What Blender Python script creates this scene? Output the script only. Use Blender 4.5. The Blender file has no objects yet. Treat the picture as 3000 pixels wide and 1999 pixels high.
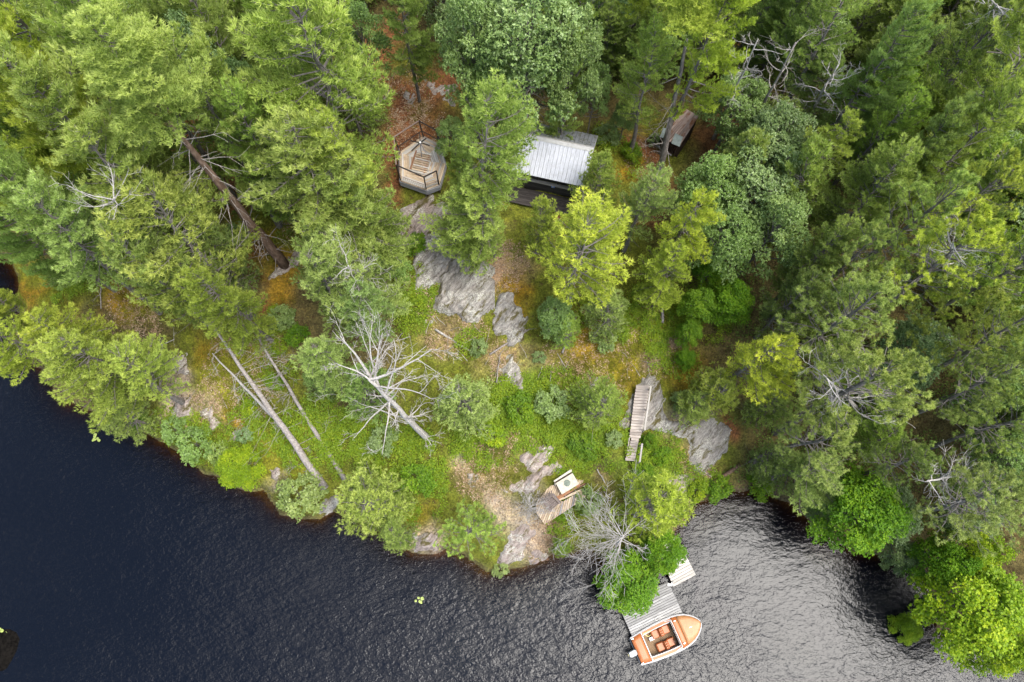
import bpy, math, random
import numpy as np
from mathutils import Vector, Matrix

R = math.radians
scn = bpy.context.scene
col = scn.collection

# ------------------------------------------------------------------ camera
CAM_H = 42.0
TILT = R(19.0)
FPX = 2000.0            # focal length in pixels of the 3000 px wide photograph
cam_d = bpy.data.cameras.new('camera')
cam_d.sensor_width = 36.0
cam_d.lens = 24.0
cam_d.clip_start = 0.5
cam_d.clip_end = 3000.0
cam = bpy.data.objects.new('camera', cam_d)
col.objects.link(cam)
cam.location = (0, 0, CAM_H)
cam.rotation_euler = (TILT, 0, 0)
scn.camera = cam

# ------------------------------------------------------------------ sky, sun, exposure
SUN_AZ = R(108.0)       # from +Y clockwise: the sun stands east-south-east
SUN_EL = R(65.0)
sun_dir = Vector((math.sin(SUN_AZ) * math.cos(SUN_EL), math.cos(SUN_AZ) * math.cos(SUN_EL), math.sin(SUN_EL)))

world = bpy.data.worlds.new('World')
scn.world = world
world.use_nodes = True
wn, wl = world.node_tree.nodes, world.node_tree.links
wn.clear()
w_out = wn.new('ShaderNodeOutputWorld')
sky = wn.new('ShaderNodeTexSky')
sky.sky_type = 'NISHITA'
sky.sun_disc = False
sky.sun_elevation = SUN_EL
sky.sun_rotation = SUN_AZ
bg_sky = wn.new('ShaderNodeBackground')
bg_sky.inputs['Strength'].default_value = 0.085
wl.new(sky.outputs[0], bg_sky.inputs['Color'])
tc = wn.new('ShaderNodeTexCoord')
# cloud deck: a soft broken layer, thickest round the sun, thinning to blue in the west
cn = wn.new('ShaderNodeTexNoise'); cn.inputs['Scale'].default_value = 6.5; cn.inputs['Detail'].default_value = 7; cn.inputs['Roughness'].default_value = 0.6
wl.new(tc.outputs['Generated'], cn.inputs['Vector'])
def wmath(op, a, b=None, c=None):
    n = wn.new('ShaderNodeMath'); n.operation = op
    for i, x in enumerate((a, b, c)):
        if x is None: continue
        if isinstance(x, (int, float)): n.inputs[i].default_value = x
        else: wl.new(x, n.inputs[i])
    return n.outputs[0]
dp = wn.new('ShaderNodeVectorMath'); dp.operation = 'DOT_PRODUCT'
wl.new(tc.outputs['Generated'], dp.inputs[0]); dp.inputs[1].default_value = sun_dir
cosg = wmath('MAXIMUM', dp.outputs['Value'], 0.0)
glow = wmath('POWER', cosg, 13.0)
wide = wmath('POWER', cosg, 5.0)
cov = wmath('ADD', wmath('MULTIPLY', cn.outputs[0], 8.0), wmath('MULTIPLY', wide, 2.0))
cov = wmath('SUBTRACT', cov, 4.62)
covn = wn.new('ShaderNodeClamp'); wl.new(cov, covn.inputs[0])
bg_cl = wn.new('ShaderNodeBackground')
bg_cl.inputs['Color'].default_value = (1.0, 0.965, 0.95, 1)
lum = wmath('ADD', wmath('MULTIPLY', glow, 0.8), wmath('ADD', wmath('MULTIPLY', wide, 0.6), 1.0))
lum = wmath('MULTIPLY', lum, wmath('ADD', wmath('MULTIPLY', cn.outputs[0], 1.3), 0.35))
wl.new(lum, bg_cl.inputs['Strength'])
mixw = wn.new('ShaderNodeMixShader')
wl.new(covn.outputs[0], mixw.inputs[0]); wl.new(bg_sky.outputs[0], mixw.inputs[1]); wl.new(bg_cl.outputs[0], mixw.inputs[2])
wl.new(mixw.outputs[0], w_out.inputs['Surface'])

sun_l = bpy.data.lights.new('sun', 'SUN')
sun_l.energy = 1.1
sun_l.angle = R(36)
sun_l.color = (1.0, 0.95, 0.87)
sun_o = bpy.data.objects.new('sun', sun_l)
col.objects.link(sun_o)
sun_o.location = sun_dir * 80
sun_o.rotation_euler = sun_dir.to_track_quat('Z', 'Y').to_euler()

scn.view_settings.view_transform = 'Standard'
scn.view_settings.look = 'None'
scn.view_settings.exposure = 1.82
scn.view_settings.gamma = 1.0
scn.view_settings.use_curve_mapping = False
scn.render.engine = 'CYCLES'
scn.cycles.max_bounces = 6
scn.cycles.diffuse_bounces = 3
scn.cycles.transparent_max_bounces = 4

# ------------------------------------------------------------------ survey helpers (photo pixel + height -> place in the world)
CT, ST = math.cos(TILT), math.sin(TILT)
def world_at(u, v, z):
    a = (u - 1500.0) / FPX; t = (999.5 - v) / FPX
    D = (CAM_H - z) / (CT - t * ST)
    return Vector((a * D, D * (ST + t * CT), z))
def depth_at(v, z):
    t = (999.5 - v) / FPX
    return (CAM_H - z) / (CT - t * ST)
def project(x, y, z):
    dz = CAM_H - z
    D = y * ST + dz * CT            # along the view axis
    up = y * CT - dz * ST
    return 1500.0 + FPX * x / D, 999.5 - FPX * up / D
K = 1.275               # survey lists are noted on a 2353 px wide copy

# ------------------------------------------------------------------ terrain height field
shore_px = [(-700, 420), (-160, 560), (10, 585), (40, 640), (48, 700), (30, 780), (95, 850), (150, 925), (290, 965), (400, 1035), (480, 1085),
            (600, 1135), (650, 1180), (740, 1195), (760, 1165), (800, 1180), (870, 1225), (945, 1268), (1040, 1268), (1120, 1318), (1185, 1312),
            (1290, 1275), (1345, 1262), (1390, 1300), (1470, 1330), (1530, 1290), (1555, 1200), (1600, 1160), (1660, 1128), (1740, 1120), (1800, 1150), (1880, 1215),
            (1965, 1262), (2060, 1275), (2120, 1310), (2150, 1370), (2160, 1440), (2230, 1475), (2360, 1520), (2600, 1570), (3300, 1600), (3300, -1300), (-700, -1300)]
def _w0(u, v):
    u, v = u * K, v * K
    if v < -250:                    # beyond the horizon side of the list: far points given directly
        return ((-300 if u < 1500 else 300), 420)
    p = world_at(u, v, 0.0); return (p.x, p.y)
shore = np.array([_w0(u, v) for u, v in shore_px])
def poly_sdf(px, py, poly):
    """positive inside"""
    n = len(poly); best = np.full(px.shape, 1e9); inside = np.zeros(px.shape, bool)
    for i in range(n):
        ax, ay = poly[i]; bx, by = poly[(i + 1) % n]
        ex, ey = bx - ax, by - ay
        L = ex * ex + ey * ey + 1e-12
        t = np.clip(((px - ax) * ex + (py - ay) * ey) / L, 0, 1)
        best = np.minimum(best, (px - ax - t * ex) ** 2 + (py - ay - t * ey) ** 2)
        c = ((ay > py) != (by > py)) & (px < (bx - ax) * (py - ay) / (by - ay + 1e-12) + ax)
        inside ^= c
    return np.where(inside, 1, -1) * np.sqrt(best)

_rg = np.random.RandomState(5)
_perm = _rg.rand(256, 256)
def vnoise(x, y, s=1.0, o=0):
    x = np.asarray(x) * s + 37.3 * o; y = np.asarray(y) * s + 91.7 * o
    xi = np.floor(x).astype(int); yi = np.floor(y).astype(int)
    fx = x - xi; fy = y - yi
    fx = fx * fx * (3 - 2 * fx); fy = fy * fy * (3 - 2 * fy)
    g = lambda a, b: _perm[a & 255, b & 255]
    return (g(xi, yi) * (1 - fx) * (1 - fy) + g(xi + 1, yi) * fx * (1 - fy) + g(xi, yi + 1) * (1 - fx) * fy + g(xi + 1, yi + 1) * fx * fy) * 2 - 1
def fbm(x, y, s, octv=4, o=0):
    r = 0; a = 1
    for i in range(octv):
        r = r + a * vnoise(x, y, s, o + i); s *= 2.03; a *= 0.5
    return r

def axis(lo, hi, clo, chi, st):
    core = np.arange(clo, chi, st)
    a = []; x = clo; s = st
    while x > lo: s *= 1.22; x -= s; a.append(x)
    b = []; x = core[-1]; s = st
    while x < hi: s *= 1.22; x += s; b.append(x)
    return np.array(a[::-1] + list(core) + b)
GX = axis(-230, 230, -46, 46, 0.20)
GY = axis(-90, 330, -8, 48, 0.20)
TX, TY = np.meshgrid(GX, GY)
d_sh = poly_sdf(TX, TY, shore)
d_sh = d_sh + 0.22 * fbm(TX, TY, 0.8, 3, 3)
land = 0.35 * (1 - np.exp(-np.maximum(d_sh, 0) / 0.25)) + 6.3 * (1 - np.exp(-np.maximum(d_sh, 0) / 9.5)) + 0.012 * np.maximum(d_sh, 0)
TZ = np.where(d_sh > 0, land, 0.55 * d_sh)
TZ = np.maximum(TZ, -4)
lim = np.clip(d_sh / 2.5, 0, 1)
TZ = TZ + lim * (0.32 * fbm(TX, TY, 0.16, 3, 9) + 0.10 * fbm(TX, TY, 0.9, 3, 21)) + 0.05 * np.clip(d_sh / .5, 0, 1) * fbm(TX, TY, 2.6, 2, 33)
def ground_np(x, y):
    ix = np.clip(np.searchsorted(GX, x) - 1, 0, len(GX) - 2); iy = np.clip(np.searchsorted(GY, y) - 1, 0, len(GY) - 2)
    fx = np.clip((x - GX[ix]) / (GX[ix + 1] - GX[ix]), 0, 1); fy = np.clip((y - GY[iy]) / (GY[iy + 1] - GY[iy]), 0, 1)
    return TZ[iy, ix] * (1 - fx) * (1 - fy) + TZ[iy, ix + 1] * fx * (1 - fy) + TZ[iy + 1, ix] * (1 - fx) * fy + TZ[iy + 1, ix + 1] * fx * fy
def ground(x, y):
    return float(ground_np(np.array([x]), np.array([y]))[0])
def on_ground(u, v, dz=0.0):
    z = 3.0
    for _ in range(14):
        p = world_at(u, v, z); z = 0.5 * z + 0.5 * (ground(p.x, p.y) + dz)
    return world_at(u, v, z)
def on_ground_k(u, v, dz=0.0): return on_ground(u * K, v * K, dz)

# ------------------------------------------------------------------ object helpers
def tag(o, label=None, cat=None, group=None, kind=None):
    if label: o['label'] = label
    if cat: o['category'] = cat
    if group: o['group'] = group
    if kind: o['kind'] = kind
    return o
def empty(name, loc, rz=0.0):
    o = bpy.data.objects.new(name, None); col.objects.link(o)
    o.location = loc; o.rotation_euler = (0, 0, rz); o.empty_display_size = 0.3
    return o
def link(name, me, parent=None, loc=None):
    o = bpy.data.objects.new(name, me); col.objects.link(o)
    if parent: o.parent = parent
    if loc is not None: o.location = loc
    return o
def mesh_tris(name, V, F, mat, attr=None, smooth=False):
    """V (n,3), F (m,k) arrays -> mesh, fast"""
    me = bpy.data.meshes.new(name)
    V = np.asarray(V, np.float32); F = np.asarray(F, np.int32); k = F.shape[1]
    me.vertices.add(len(V)); me.vertices.foreach_set('co', V.ravel())
    me.loops.add(F.size); me.loops.foreach_set('vertex_index', F.ravel())
    me.polygons.add(len(F))
    me.polygons.foreach_set('loop_start', np.arange(0, F.size, k, dtype=np.int32))
    me.polygons.foreach_set('loop_total', np.full(len(F), k, np.int32))
    if smooth: me.polygons.foreach_set('use_smooth', np.ones(len(F), bool))
    me.update(calc_edges=True)
    if attr is not None:
        for an, (ty, dom, data) in attr.items():
            a = me.attributes.new(an, ty, dom)
            a.data.foreach_set('color' if ty == 'FLOAT_COLOR' else ('vector' if ty == 'FLOAT_VECTOR' else 'value'), np.asarray(data, np.float32).ravel())
    if mat: me.materials.append(mat)
    return me
class MB:
    def __init__(s): s.v = []; s.f = []; s.m = []; s.mi = 0
    def add(s, vs, fs):
        b = len(s.v); s.v += [tuple(x) for x in vs]
        for f in fs: s.f.append(tuple(b + i for i in f)); s.m.append(s.mi)
    def box(s, c, size, M=None):
        x, y, z = [k / 2 for k in size]; c = Vector(c)
        vs = [Vector((a, b, d)) for d in (-z, z) for a, b in ((-x, -y), (x, -y), (x, y), (-x, y))]
        if M is not None: vs = [M @ q for q in vs]
        s.add([c + q for q in vs], [(3, 2, 1, 0), (4, 5, 6, 7), (0, 1, 5, 4), (1, 2, 6, 5), (2, 3, 7, 6), (3, 0, 4, 7)])
    def bar(s, a, b, w, h, up=(0, 0, 1)):
        a, b = Vector(a), Vector(b); d = (b - a); L = d.length; d.normalize()
        sd = d.cross(Vector(up))
        if sd.length < 1e-4: sd = d.cross(Vector((1, 0, 0)))
        sd.normalize(); u2 = sd.cross(d)
        M = Matrix((d, sd, u2)).transposed()
        s.box((a + b) / 2, (L, w, h), M)
    def tube(s, pts, rad, n=6, cap=True):
        pts = [Vector(p) for p in pts]; b = len(s.v); m = len(pts)
        ref = None
        for i, p in enumerate(pts):
            d = (pts[min(i + 1, m - 1)] - pts[max(i - 1, 0)])
            if d.length < 1e-6: d = Vector((0, 0, 1))
            d.normalize()
            if ref is None: ref = d.orthogonal()
            ref = (ref - d * ref.dot(d))
            if ref.length < 1e-5: ref = d.orthogonal()
            ref.normalize(); q = d.cross(ref)
            r = rad[i] if hasattr(rad, '__len__') else rad
            for k in range(n):
                an = 2 * math.pi * k / n
                s.v.append(tuple(p + (ref * math.cos(an) + q * math.sin(an)) * r))
        for i in range(m - 1):
            for k in range(n):
                s.f.append((b + i * n + k, b + i * n + (k + 1) % n, b + (i + 1) * n + (k + 1) % n, b + (i + 1) * n + k)); s.m.append(s.mi)
        if cap:
            s.f.append(tuple(b + k for k in range(n))[::-1]); s.f.append(tuple(b + (m - 1) * n + k for k in range(n))); s.m += [s.mi, s.mi]
    def prism(s, poly, z0, z1):
        n = len(poly)
        s.add([(p[0], p[1], z0) for p in poly] + [(p[0], p[1], z1) for p in poly],
              [tuple(range(n))[::-1], tuple(range(n, 2 * n))] + [(i, (i + 1) % n, n + (i + 1) % n, n + i) for i in range(n)])
    def mesh(s, name, mats, smooth=False):
        me = bpy.data.meshes.new(name); me.from_pydata(s.v, [], s.f)
        if not isinstance(mats, (list, tuple)): mats = [mats]
        for m in mats: me.materials.append(m)
        if len(mats) > 1: me.polygons.foreach_set('material_index', s.m)
        if smooth: me.polygons.foreach_set('use_smooth', [True] * len(me.polygons))
        me.update(); return me
    def build(s, name, mats, parent=None, loc=None, smooth=False, bevel=0):
        o = link(name, s.mesh(name, mats, smooth), parent, loc)
        if bevel:
            b = o.modifiers.new('bevel', 'BEVEL'); b.width = bevel; b.segments = 2
        return o

# ------------------------------------------------------------------ materials
def new_mat(name):
    m = bpy.data.materials.new(name); m.use_nodes = True
    nt = m.node_tree; nt.nodes.clear()
    out = nt.nodes.new('ShaderNodeOutputMaterial')
    return m, nt, out
def N(nt, typ, **kw):
    n = nt.nodes.new(typ)
    for k, v in kw.items():
        if k in n.inputs.keys(): n.inputs[k].default_value = v
        else: setattr(n, k, v)
    return n
def ramp(nt, fac, stops):
    r = nt.nodes.new('ShaderNodeValToRGB'); cr = r.color_ramp
    while len(cr.elements) < len(stops): cr.elements.new(0.5)
    for e, (p, c) in zip(cr.elements, stops): e.position = p; e.color = (*c, 1)
    if fac is not None: nt.links.new(fac, r.inputs[0])
    return r
def mixc(nt, fac, a, b, mode='MIX'):
    m = nt.nodes.new('ShaderNodeMix'); m.data_type = 'RGBA'; m.blend_type = mode
    for sock, x in ((m.inputs[0], fac), (m.inputs[6], a), (m.inputs[7], b)):
        if isinstance(x, (int, float)): sock.default_value = x
        elif isinstance(x, tuple): sock.default_value = (*x, 1) if len(x) == 3 else x
        else: nt.links.new(x, sock)
    return m.outputs[2]

def foliage_mat(name, stops, transl=0.38, rough=0.55, spec=0.3):
    m, nt, out = new_mat(name)
    at = N(nt, 'ShaderNodeAttribute', attribute_name='tone')
    rp = ramp(nt, at.outputs['Fac'], stops)
    oi = N(nt, 'ShaderNodeObjectInfo')
    c = mixc(nt, 1.0, rp.outputs[0], oi.outputs['Color'], 'MULTIPLY')
    p = N(nt, 'ShaderNodeBsdfPrincipled', Roughness=rough)
    p.inputs['Specular IOR Level'].default_value = spec
    nt.links.new(c, p.inputs['Base Color'])
    tr = N(nt, 'ShaderNodeBsdfTranslucent')
    c2 = mixc(nt, 1.0, c, (1.15, 1.25, 0.5), 'MULTIPLY')
    nt.links.new(c2, tr.inputs[0])
    mx = N(nt, 'ShaderNodeMixShader'); mx.inputs[0].default_value = transl
    nt.links.new(p.outputs[0], mx.inputs[1]); nt.links.new(tr.outputs[0], mx.inputs[2])
    nt.links.new(mx.outputs[0], out.inputs[0])
    return m
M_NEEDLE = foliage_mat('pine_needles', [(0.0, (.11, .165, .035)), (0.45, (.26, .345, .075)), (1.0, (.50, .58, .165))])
M_REDNEEDLE = foliage_mat('red_pine_needles', [(0.0, (.11, .155, .04)), (0.45, (.28, .345, .085)), (1.0, (.56, .62, .19))])
M_OAK = foliage_mat('oak_leaves', [(0.0, (.065, .115, .025)), (0.5, (.17, .245, .062)), (1.0, (.34, .43, .15))], 0.22, 0.42, 0.5)
M_MAPLE = foliage_mat('maple_leaves', [(0.0, (.05, .115, .006)), (0.5, (.12, .235, .010)), (1.0, (.26, .36, .016))], 0.35)

def bark_mat(name, c1, c2, c3, sc=9.0, bump=0.5):
    m, nt, out = new_mat(name)
    tcn = N(nt, 'ShaderNodeTexCoord')
    mp = N(nt, 'ShaderNodeMapping'); mp.inputs['Scale'].default_value = (1, 1, .3)
    nt.links.new(tcn.outputs['Object'], mp.inputs[0])
    n1 = N(nt, 'ShaderNodeTexNoise', Scale=sc, Detail=5.0); nt.links.new(mp.outputs[0], n1.inputs['Vector'])
    n2 = N(nt, 'ShaderNodeTexNoise', Scale=sc * .25, Detail=2.0); nt.links.new(tcn.outputs['Object'], n2.inputs['Vector'])
    r1 = ramp(nt, n1.outputs[0], [(0.32, c1), (0.55, c2), (0.72, c3)])
    c = mixc(nt, 0.35, r1.outputs[0], mixc(nt, n2.outputs[0], c1, c3), 'MIX')
    p = N(nt, 'ShaderNodeBsdfPrincipled', Roughness=0.9); p.inputs['Specular IOR Level'].default_value = 0.15
    nt.links.new(c, p.inputs['Base Color'])
    b = N(nt, 'ShaderNodeBump', Strength=bump, Distance=0.03); nt.links.new(n1.outputs[0], b.inputs['Height']); nt.links.new(b.outputs[0], p.inputs['Normal'])
    nt.links.new(p.outputs[0], out.inputs[0])
    return m
M_BARK = bark_mat('pine_bark', (.07, .06, .052), (.17, .15, .135), (.30, .27, .245))
M_BARKRED = bark_mat('brown_bark', (.06, .035, .022), (.15, .095, .065), (.27, .19, .14))
M_DEAD = bark_mat('silver_dead_wood', (.20, .18, .16), (.40, .37, .34), (.56, .53, .49), 14)
M_DEADBR = bark_mat('grey_brown_dead_wood', (.13, .11, .095), (.28, .245, .22), (.42, .385, .355), 12)

def wood_mat(name, c1, c2, c3, axis_scale=(1.2, 18, 18), stain=None):
    """weathered board: grain along the board's own X, each board its own tone"""
    m, nt, out = new_mat(name)
    tcn = N(nt, 'ShaderNodeTexCoord')
    oi = N(nt, 'ShaderNodeObjectInfo')
    add = N(nt, 'ShaderNodeVectorMath', operation='ADD')
    sc = N(nt, 'ShaderNodeVectorMath', operation='SCALE'); sc.inputs['Scale'].default_value = 37.0
    cb = N(nt, 'ShaderNodeCombineXYZ')
    for i in range(3): nt.links.new(oi.outputs['Random'], cb.inputs[i])
    nt.links.new(cb.outputs[0], sc.inputs[0])
    nt.links.new(tcn.outputs['Object'], add.inputs[0]); nt.links.new(sc.outputs[0], add.inputs[1])
    mp = N(nt, 'ShaderNodeMapping'); mp.inputs['Scale'].default_value = axis_scale
    nt.links.new(add.outputs[0], mp.inputs[0])
    n1 = N(nt, 'ShaderNodeTexNoise', Scale=1.6, Detail=6.0, Roughness=0.65); nt.links.new(mp.outputs[0], n1.inputs['Vector'])
    n2 = N(nt, 'ShaderNodeTexNoise', Scale=1.7, Detail=4.0); nt.links.new(add.outputs[0], n2.inputs['Vector'])
    r1 = ramp(nt, n1.outputs[0], [(0.3, c1), (0.52, c2), (0.72, c3)])
    tone = N(nt, 'ShaderNodeMapRange'); nt.links.new(oi.outputs['Random'], tone.inputs[0]); tone.inputs[3].default_value = 0.72; tone.inputs[4].default_value = 1.18
    hs = N(nt, 'ShaderNodeHueSaturation'); nt.links.new(r1.outputs[0], hs.inputs['Color']); nt.links.new(tone.outputs[0], hs.inputs['Value'])
    c = hs.outputs[0]
    if stain:
        r2 = ramp(nt, n2.outputs[0], [(0.52, (0, 0, 0)), (0.66, (1, 1, 1))])
        c = mixc(nt, r2.outputs[0], c, stain)
    p = N(nt, 'ShaderNodeBsdfPrincipled', Roughness=0.85); p.inputs['Specular IOR Level'].default_value = 0.2
    nt.links.new(c, p.inputs['Base Color'])
    b = N(nt, 'ShaderNodeBump', Strength=0.35, Distance=0.01); nt.links.new(n1.outputs[0], b.inputs['Height']); nt.links.new(b.outputs[0], p.inputs['Normal'])
    nt.links.new(p.outputs[0], out.inputs[0])
    return m
M_DOCK = wood_mat('silvered_dock_boards', (.18, .17, .16), (.33, .32, .305), (.46, .445, .42))
M_DOCKNEW = wood_mat('pale_dock_boards', (.34, .31, .27), (.49, .45, .40), (.60, .56, .51))
M_DECK = wood_mat('tan_deck_boards', (.32, .225, .14), (.52, .40, .27), (.64, .54, .42), stain=(.33, .24, .17))
M_DECKGREY = wood_mat('grey_deck_boards', (.17, .15, .14), (.30, .27, .25), (.42, .39, .37))
M_DARKWOOD = wood_mat('dark_boards', (.035, .022, .015), (.08, .05, .035), (.14, .095, .07))
M_LITTERWOOD = wood_mat('boards_with_needles', (.20, .09, .045), (.30, .15, .08), (.36, .25, .18))
M_STAIR = wood_mat('weathered_stair_boards', (.22, .18, .15), (.38, .33, .29), (.52, .47, .43))

def paint(name, c, rough=0.4, metal=0.0, var=0.06, sc=6, spec=0.5):
    m, nt, out = new_mat(name)
    tcn = N(nt, 'ShaderNodeTexCoord')
    n = N(nt, 'ShaderNodeTexNoise', Scale=float(sc), Detail=5.0); nt.links.new(tcn.outputs['Object'], n.inputs['Vector'])
    lo = tuple(max(0, x * (1 - var * 2.5)) for x in c); hi = tuple(min(1, x * (1 + var)) for x in c)
    r = ramp(nt, n.outputs[0], [(0.3, lo), (0.62, hi)])
    p = N(nt, 'ShaderNodeBsdfPrincipled', Roughness=rough, Metallic=metal); p.inputs['Specular IOR Level'].default_value = spec
    nt.links.new(r.outputs[0], p.inputs['Base Color'])
    nt.links.new(p.outputs[0], out.inputs[0])
    return m
# ------------------------------------------------------------------ the ground
C_OLIVE = (.115, .130, .018); C_GREEN = (.085, .135, .014); C_ORANGE = (.24, .145, .016); C_LITTER = (.185, .078, .036)
C_LEAF = (.30, .195, .12); C_DARK = (.085, .070, .028); C_ROCKY = (.36, .28, .22); C_DIRT = (.21, .15, .085); C_YEL = (.19, .19, .02)
soil = [  # u, v, radius (2353 px copy), colour, strength
    (950, 230, 95, C_LITTER, 1), (885, 60, 50, C_LITTER, 1), (880, 150, 50, C_LITTER, 1), (1030, 190, 70, C_LITTER, .9), (905, 330, 70, C_LITTER, 1), (940, 300, 60, C_LITTER, 1), (905, 420, 40, C_LITTER, 1),
    (690, 65, 45, C_ORANGE, 1), (960, 150, 55, C_OLIVE, .9), (1010, 160, 40, C_DARK, .6), (970, 260, 30, C_OLIVE, .5),
    (1465, 300, 45, C_LITTER, 1), (1490, 350, 45, C_LITTER, 1), (1500, 410, 45, C_LITTER, 1), (1530, 470, 40, C_LITTER, .8), (1430, 370, 50, C_ORANGE, .8), (1410, 340, 25, C_YEL, 1), (1280, 490, 28, C_LITTER, 1),
    (1300, 500, 60, C_LITTER, .6), (1150, 620, 70, C_LEAF, .9), (1100, 590, 60, C_LEAF, .6), (1190, 672, 38, C_ORANGE, 1.3), (1030, 560, 60, C_OLIVE, .8), (1010, 500, 30, C_LITTER, .9),
    (960, 620, 40, C_GREEN, .9), (940, 700, 60, C_GREEN, .8), (1030, 760, 60, C_DIRT, .7), (1080, 770, 50, C_OLIVE, .6), (1160, 830, 60, C_LEAF, .8), (1240, 810, 50, C_DIRT, .7),
    (1310, 860, 34, C_DARK, .9), (1350, 800, 80, C_ORANGE, .7), (1450, 780, 90, C_OLIVE, .9), (1500, 740, 80, C_YEL, .7), (1500, 650, 60, C_OLIVE, .8), (1470, 830, 60, C_YEL, .5), (1440, 860, 50, C_ORANGE, .5),
    (1560, 780, 26, C_DIRT, .9), (1530, 810, 26, C_DIRT, .9), (1500, 830, 26, C_DIRT, .9), (1585, 740, 20, C_LITTER, .9), (1590, 850, 60, C_ORANGE, .7),
    (690, 510, 42, C_YEL, 1.2), (700, 470, 40, C_ORANGE, .8), (640, 640, 50, C_ORANGE, .8), (600, 600, 30, C_LITTER, .6), (600, 690, 30, C_LITTER, .9), (500, 420, 50, C_LITTER, 1.2), (560, 460, 45, C_LITTER, .9), (440, 310, 50, C_LITTER, 1.2), (590, 560, 40, C_ORANGE, .8),
    (90, 680, 60, C_ORANGE, 1.3), (60, 620, 40, C_YEL, 1.2), (130, 700, 50, C_YEL, 1), (160, 650, 50, C_GREEN, .7), (190, 600, 60, C_OLIVE, .8), (280, 700, 60, C_ORANGE, .9), (260, 720, 40, C_DARK, .9), (340, 760, 45, C_DARK, .9), (370, 820, 35, C_DARK, .7), (330, 700, 40, C_YEL, .7),
    (410, 860, 45, C_ROCKY, .8), (420, 940, 50, C_ROCKY, .9), (470, 950, 45, C_ROCKY, .7), (500, 890, 60, C_YEL, .8), (560, 800, 60, C_YEL, .8), (480, 800, 50, C_ORANGE, .6), (620, 860, 60, C_OLIVE, .8), (540, 960, 45, C_ORANGE, .7), (650, 1010, 60, C_YEL, .7),
    (600, 1060, 60, C_YEL, .7), (700, 1100, 50, C_YEL, .6), (450, 1000, 50, C_OLIVE, .9), (640, 1110, 30, C_ROCKY, .6),
    (1090, 1070, 60, C_ROCKY, .8), (1070, 1110, 50, C_DIRT, .9), (1150, 1050, 50, C_DIRT, .8), (1130, 1090, 40, C_ORANGE, .5), (1030, 1150, 50, C_OLIVE, .9), (1160, 1150, 60, C_ROCKY, .7), (1200, 1100, 60, C_OLIVE, .6), (1400, 1090, 50, C_DIRT, .7), (1200, 1250, 50, C_ROCKY, .8), (1240, 1230, 45, C_DIRT, .9),
    (1180, 1190, 60, C_ROCKY, .6), (940, 1190, 60, C_ORANGE, .5), (970, 1240, 40, C_ROCKY, .8),
    (1200, 930, 130, C_GREEN, .9), (1100, 990, 90, C_GREEN, .8), (1340, 1010, 90, C_GREEN, .9), (1480, 1090, 60, C_GREEN, .9), (1590, 960, 60, C_ROCKY, .6), (1600, 1080, 60, C_LEAF, .6), (1680, 980, 30, C_LITTER, .9),
    (2080, 200, 110, C_GREEN, 1), (1640, 700, 60, C_GREEN, .9), (1480, 260, 40, C_GREEN, .6), (1920, 270, 40, C_LITTER, 1), (2100, 930, 60, C_DARK, 1), (1620, 20, 60, C_LITTER, .8), (1700, 120, 80, C_LITTER, .7), (1660, 330, 70, C_LITTER, .7),
]
UU, VV = project(TX, TY, TZ)
UU /= K; VV /= K
clearing = [(870, 90), (960, 130), (1070, 200), (1060, 260), (1190, 270), (1380, 300), (1450, 270), (1600, 250), (1610, 330), (1550, 420), (1500, 560), (1590, 680), (1600, 760), (1590, 850), (1700, 950), (1700, 1080), (1560, 1180),
            (1500, 1400), (1040, 1340), (740, 1230), (480, 1110), (270, 980), (370, 900), (290, 720), (200, 690), (60, 740), (30, 600), (200, 640), (330, 640), (480, 760), (600, 720), (640, 700), (650, 800), (760, 950), (900, 960), (930, 700), (880, 560), (880, 450), (900, 300), (850, 200)]
clearing2 = [(360, 270), (430, 250), (560, 420), (720, 520), (720, 620), (600, 620), (520, 520), (400, 400)]
def in_clear(u, v):
    u = np.atleast_1d(np.asarray(u, float)); v = np.atleast_1d(np.asarray(v, float))
    return np.maximum(poly_sdf(u, v, clearing), poly_sdf(u, v, clearing2))
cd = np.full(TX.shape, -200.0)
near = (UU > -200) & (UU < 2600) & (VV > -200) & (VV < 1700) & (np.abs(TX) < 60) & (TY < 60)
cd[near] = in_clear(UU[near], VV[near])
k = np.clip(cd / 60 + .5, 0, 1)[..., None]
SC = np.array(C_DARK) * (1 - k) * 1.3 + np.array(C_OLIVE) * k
wob = 30 * fbm(TX, TY, .5, 3, 50)
wob2 = 30 * fbm(TX, TY, .5, 3, 60)
for (u, v, r, c, s) in soil:
    dd = np.sqrt((UU + wob - u) ** 2 + (VV + wob2 - v) ** 2)
    w = np.clip(1.35 - dd / r, 0, 1) * min(s, 1.0)
    w = np.where(np.abs(TX) < 60, w * w * (3 - 2 * w), 0)[..., None]
    SC = SC * (1 - w) + np.array(c) * w
uw = np.clip(-d_sh / .4, 0, 1)[..., None]
SC = SC * (1 - uw) + np.array((.05, .035, .02)) * uw
wet = np.clip(1 - np.abs(d_sh) / .35, 0, 1)[..., None] * .75
SC = SC * (1 - wet) + np.array((.10, .075, .05)) * wet

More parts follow.
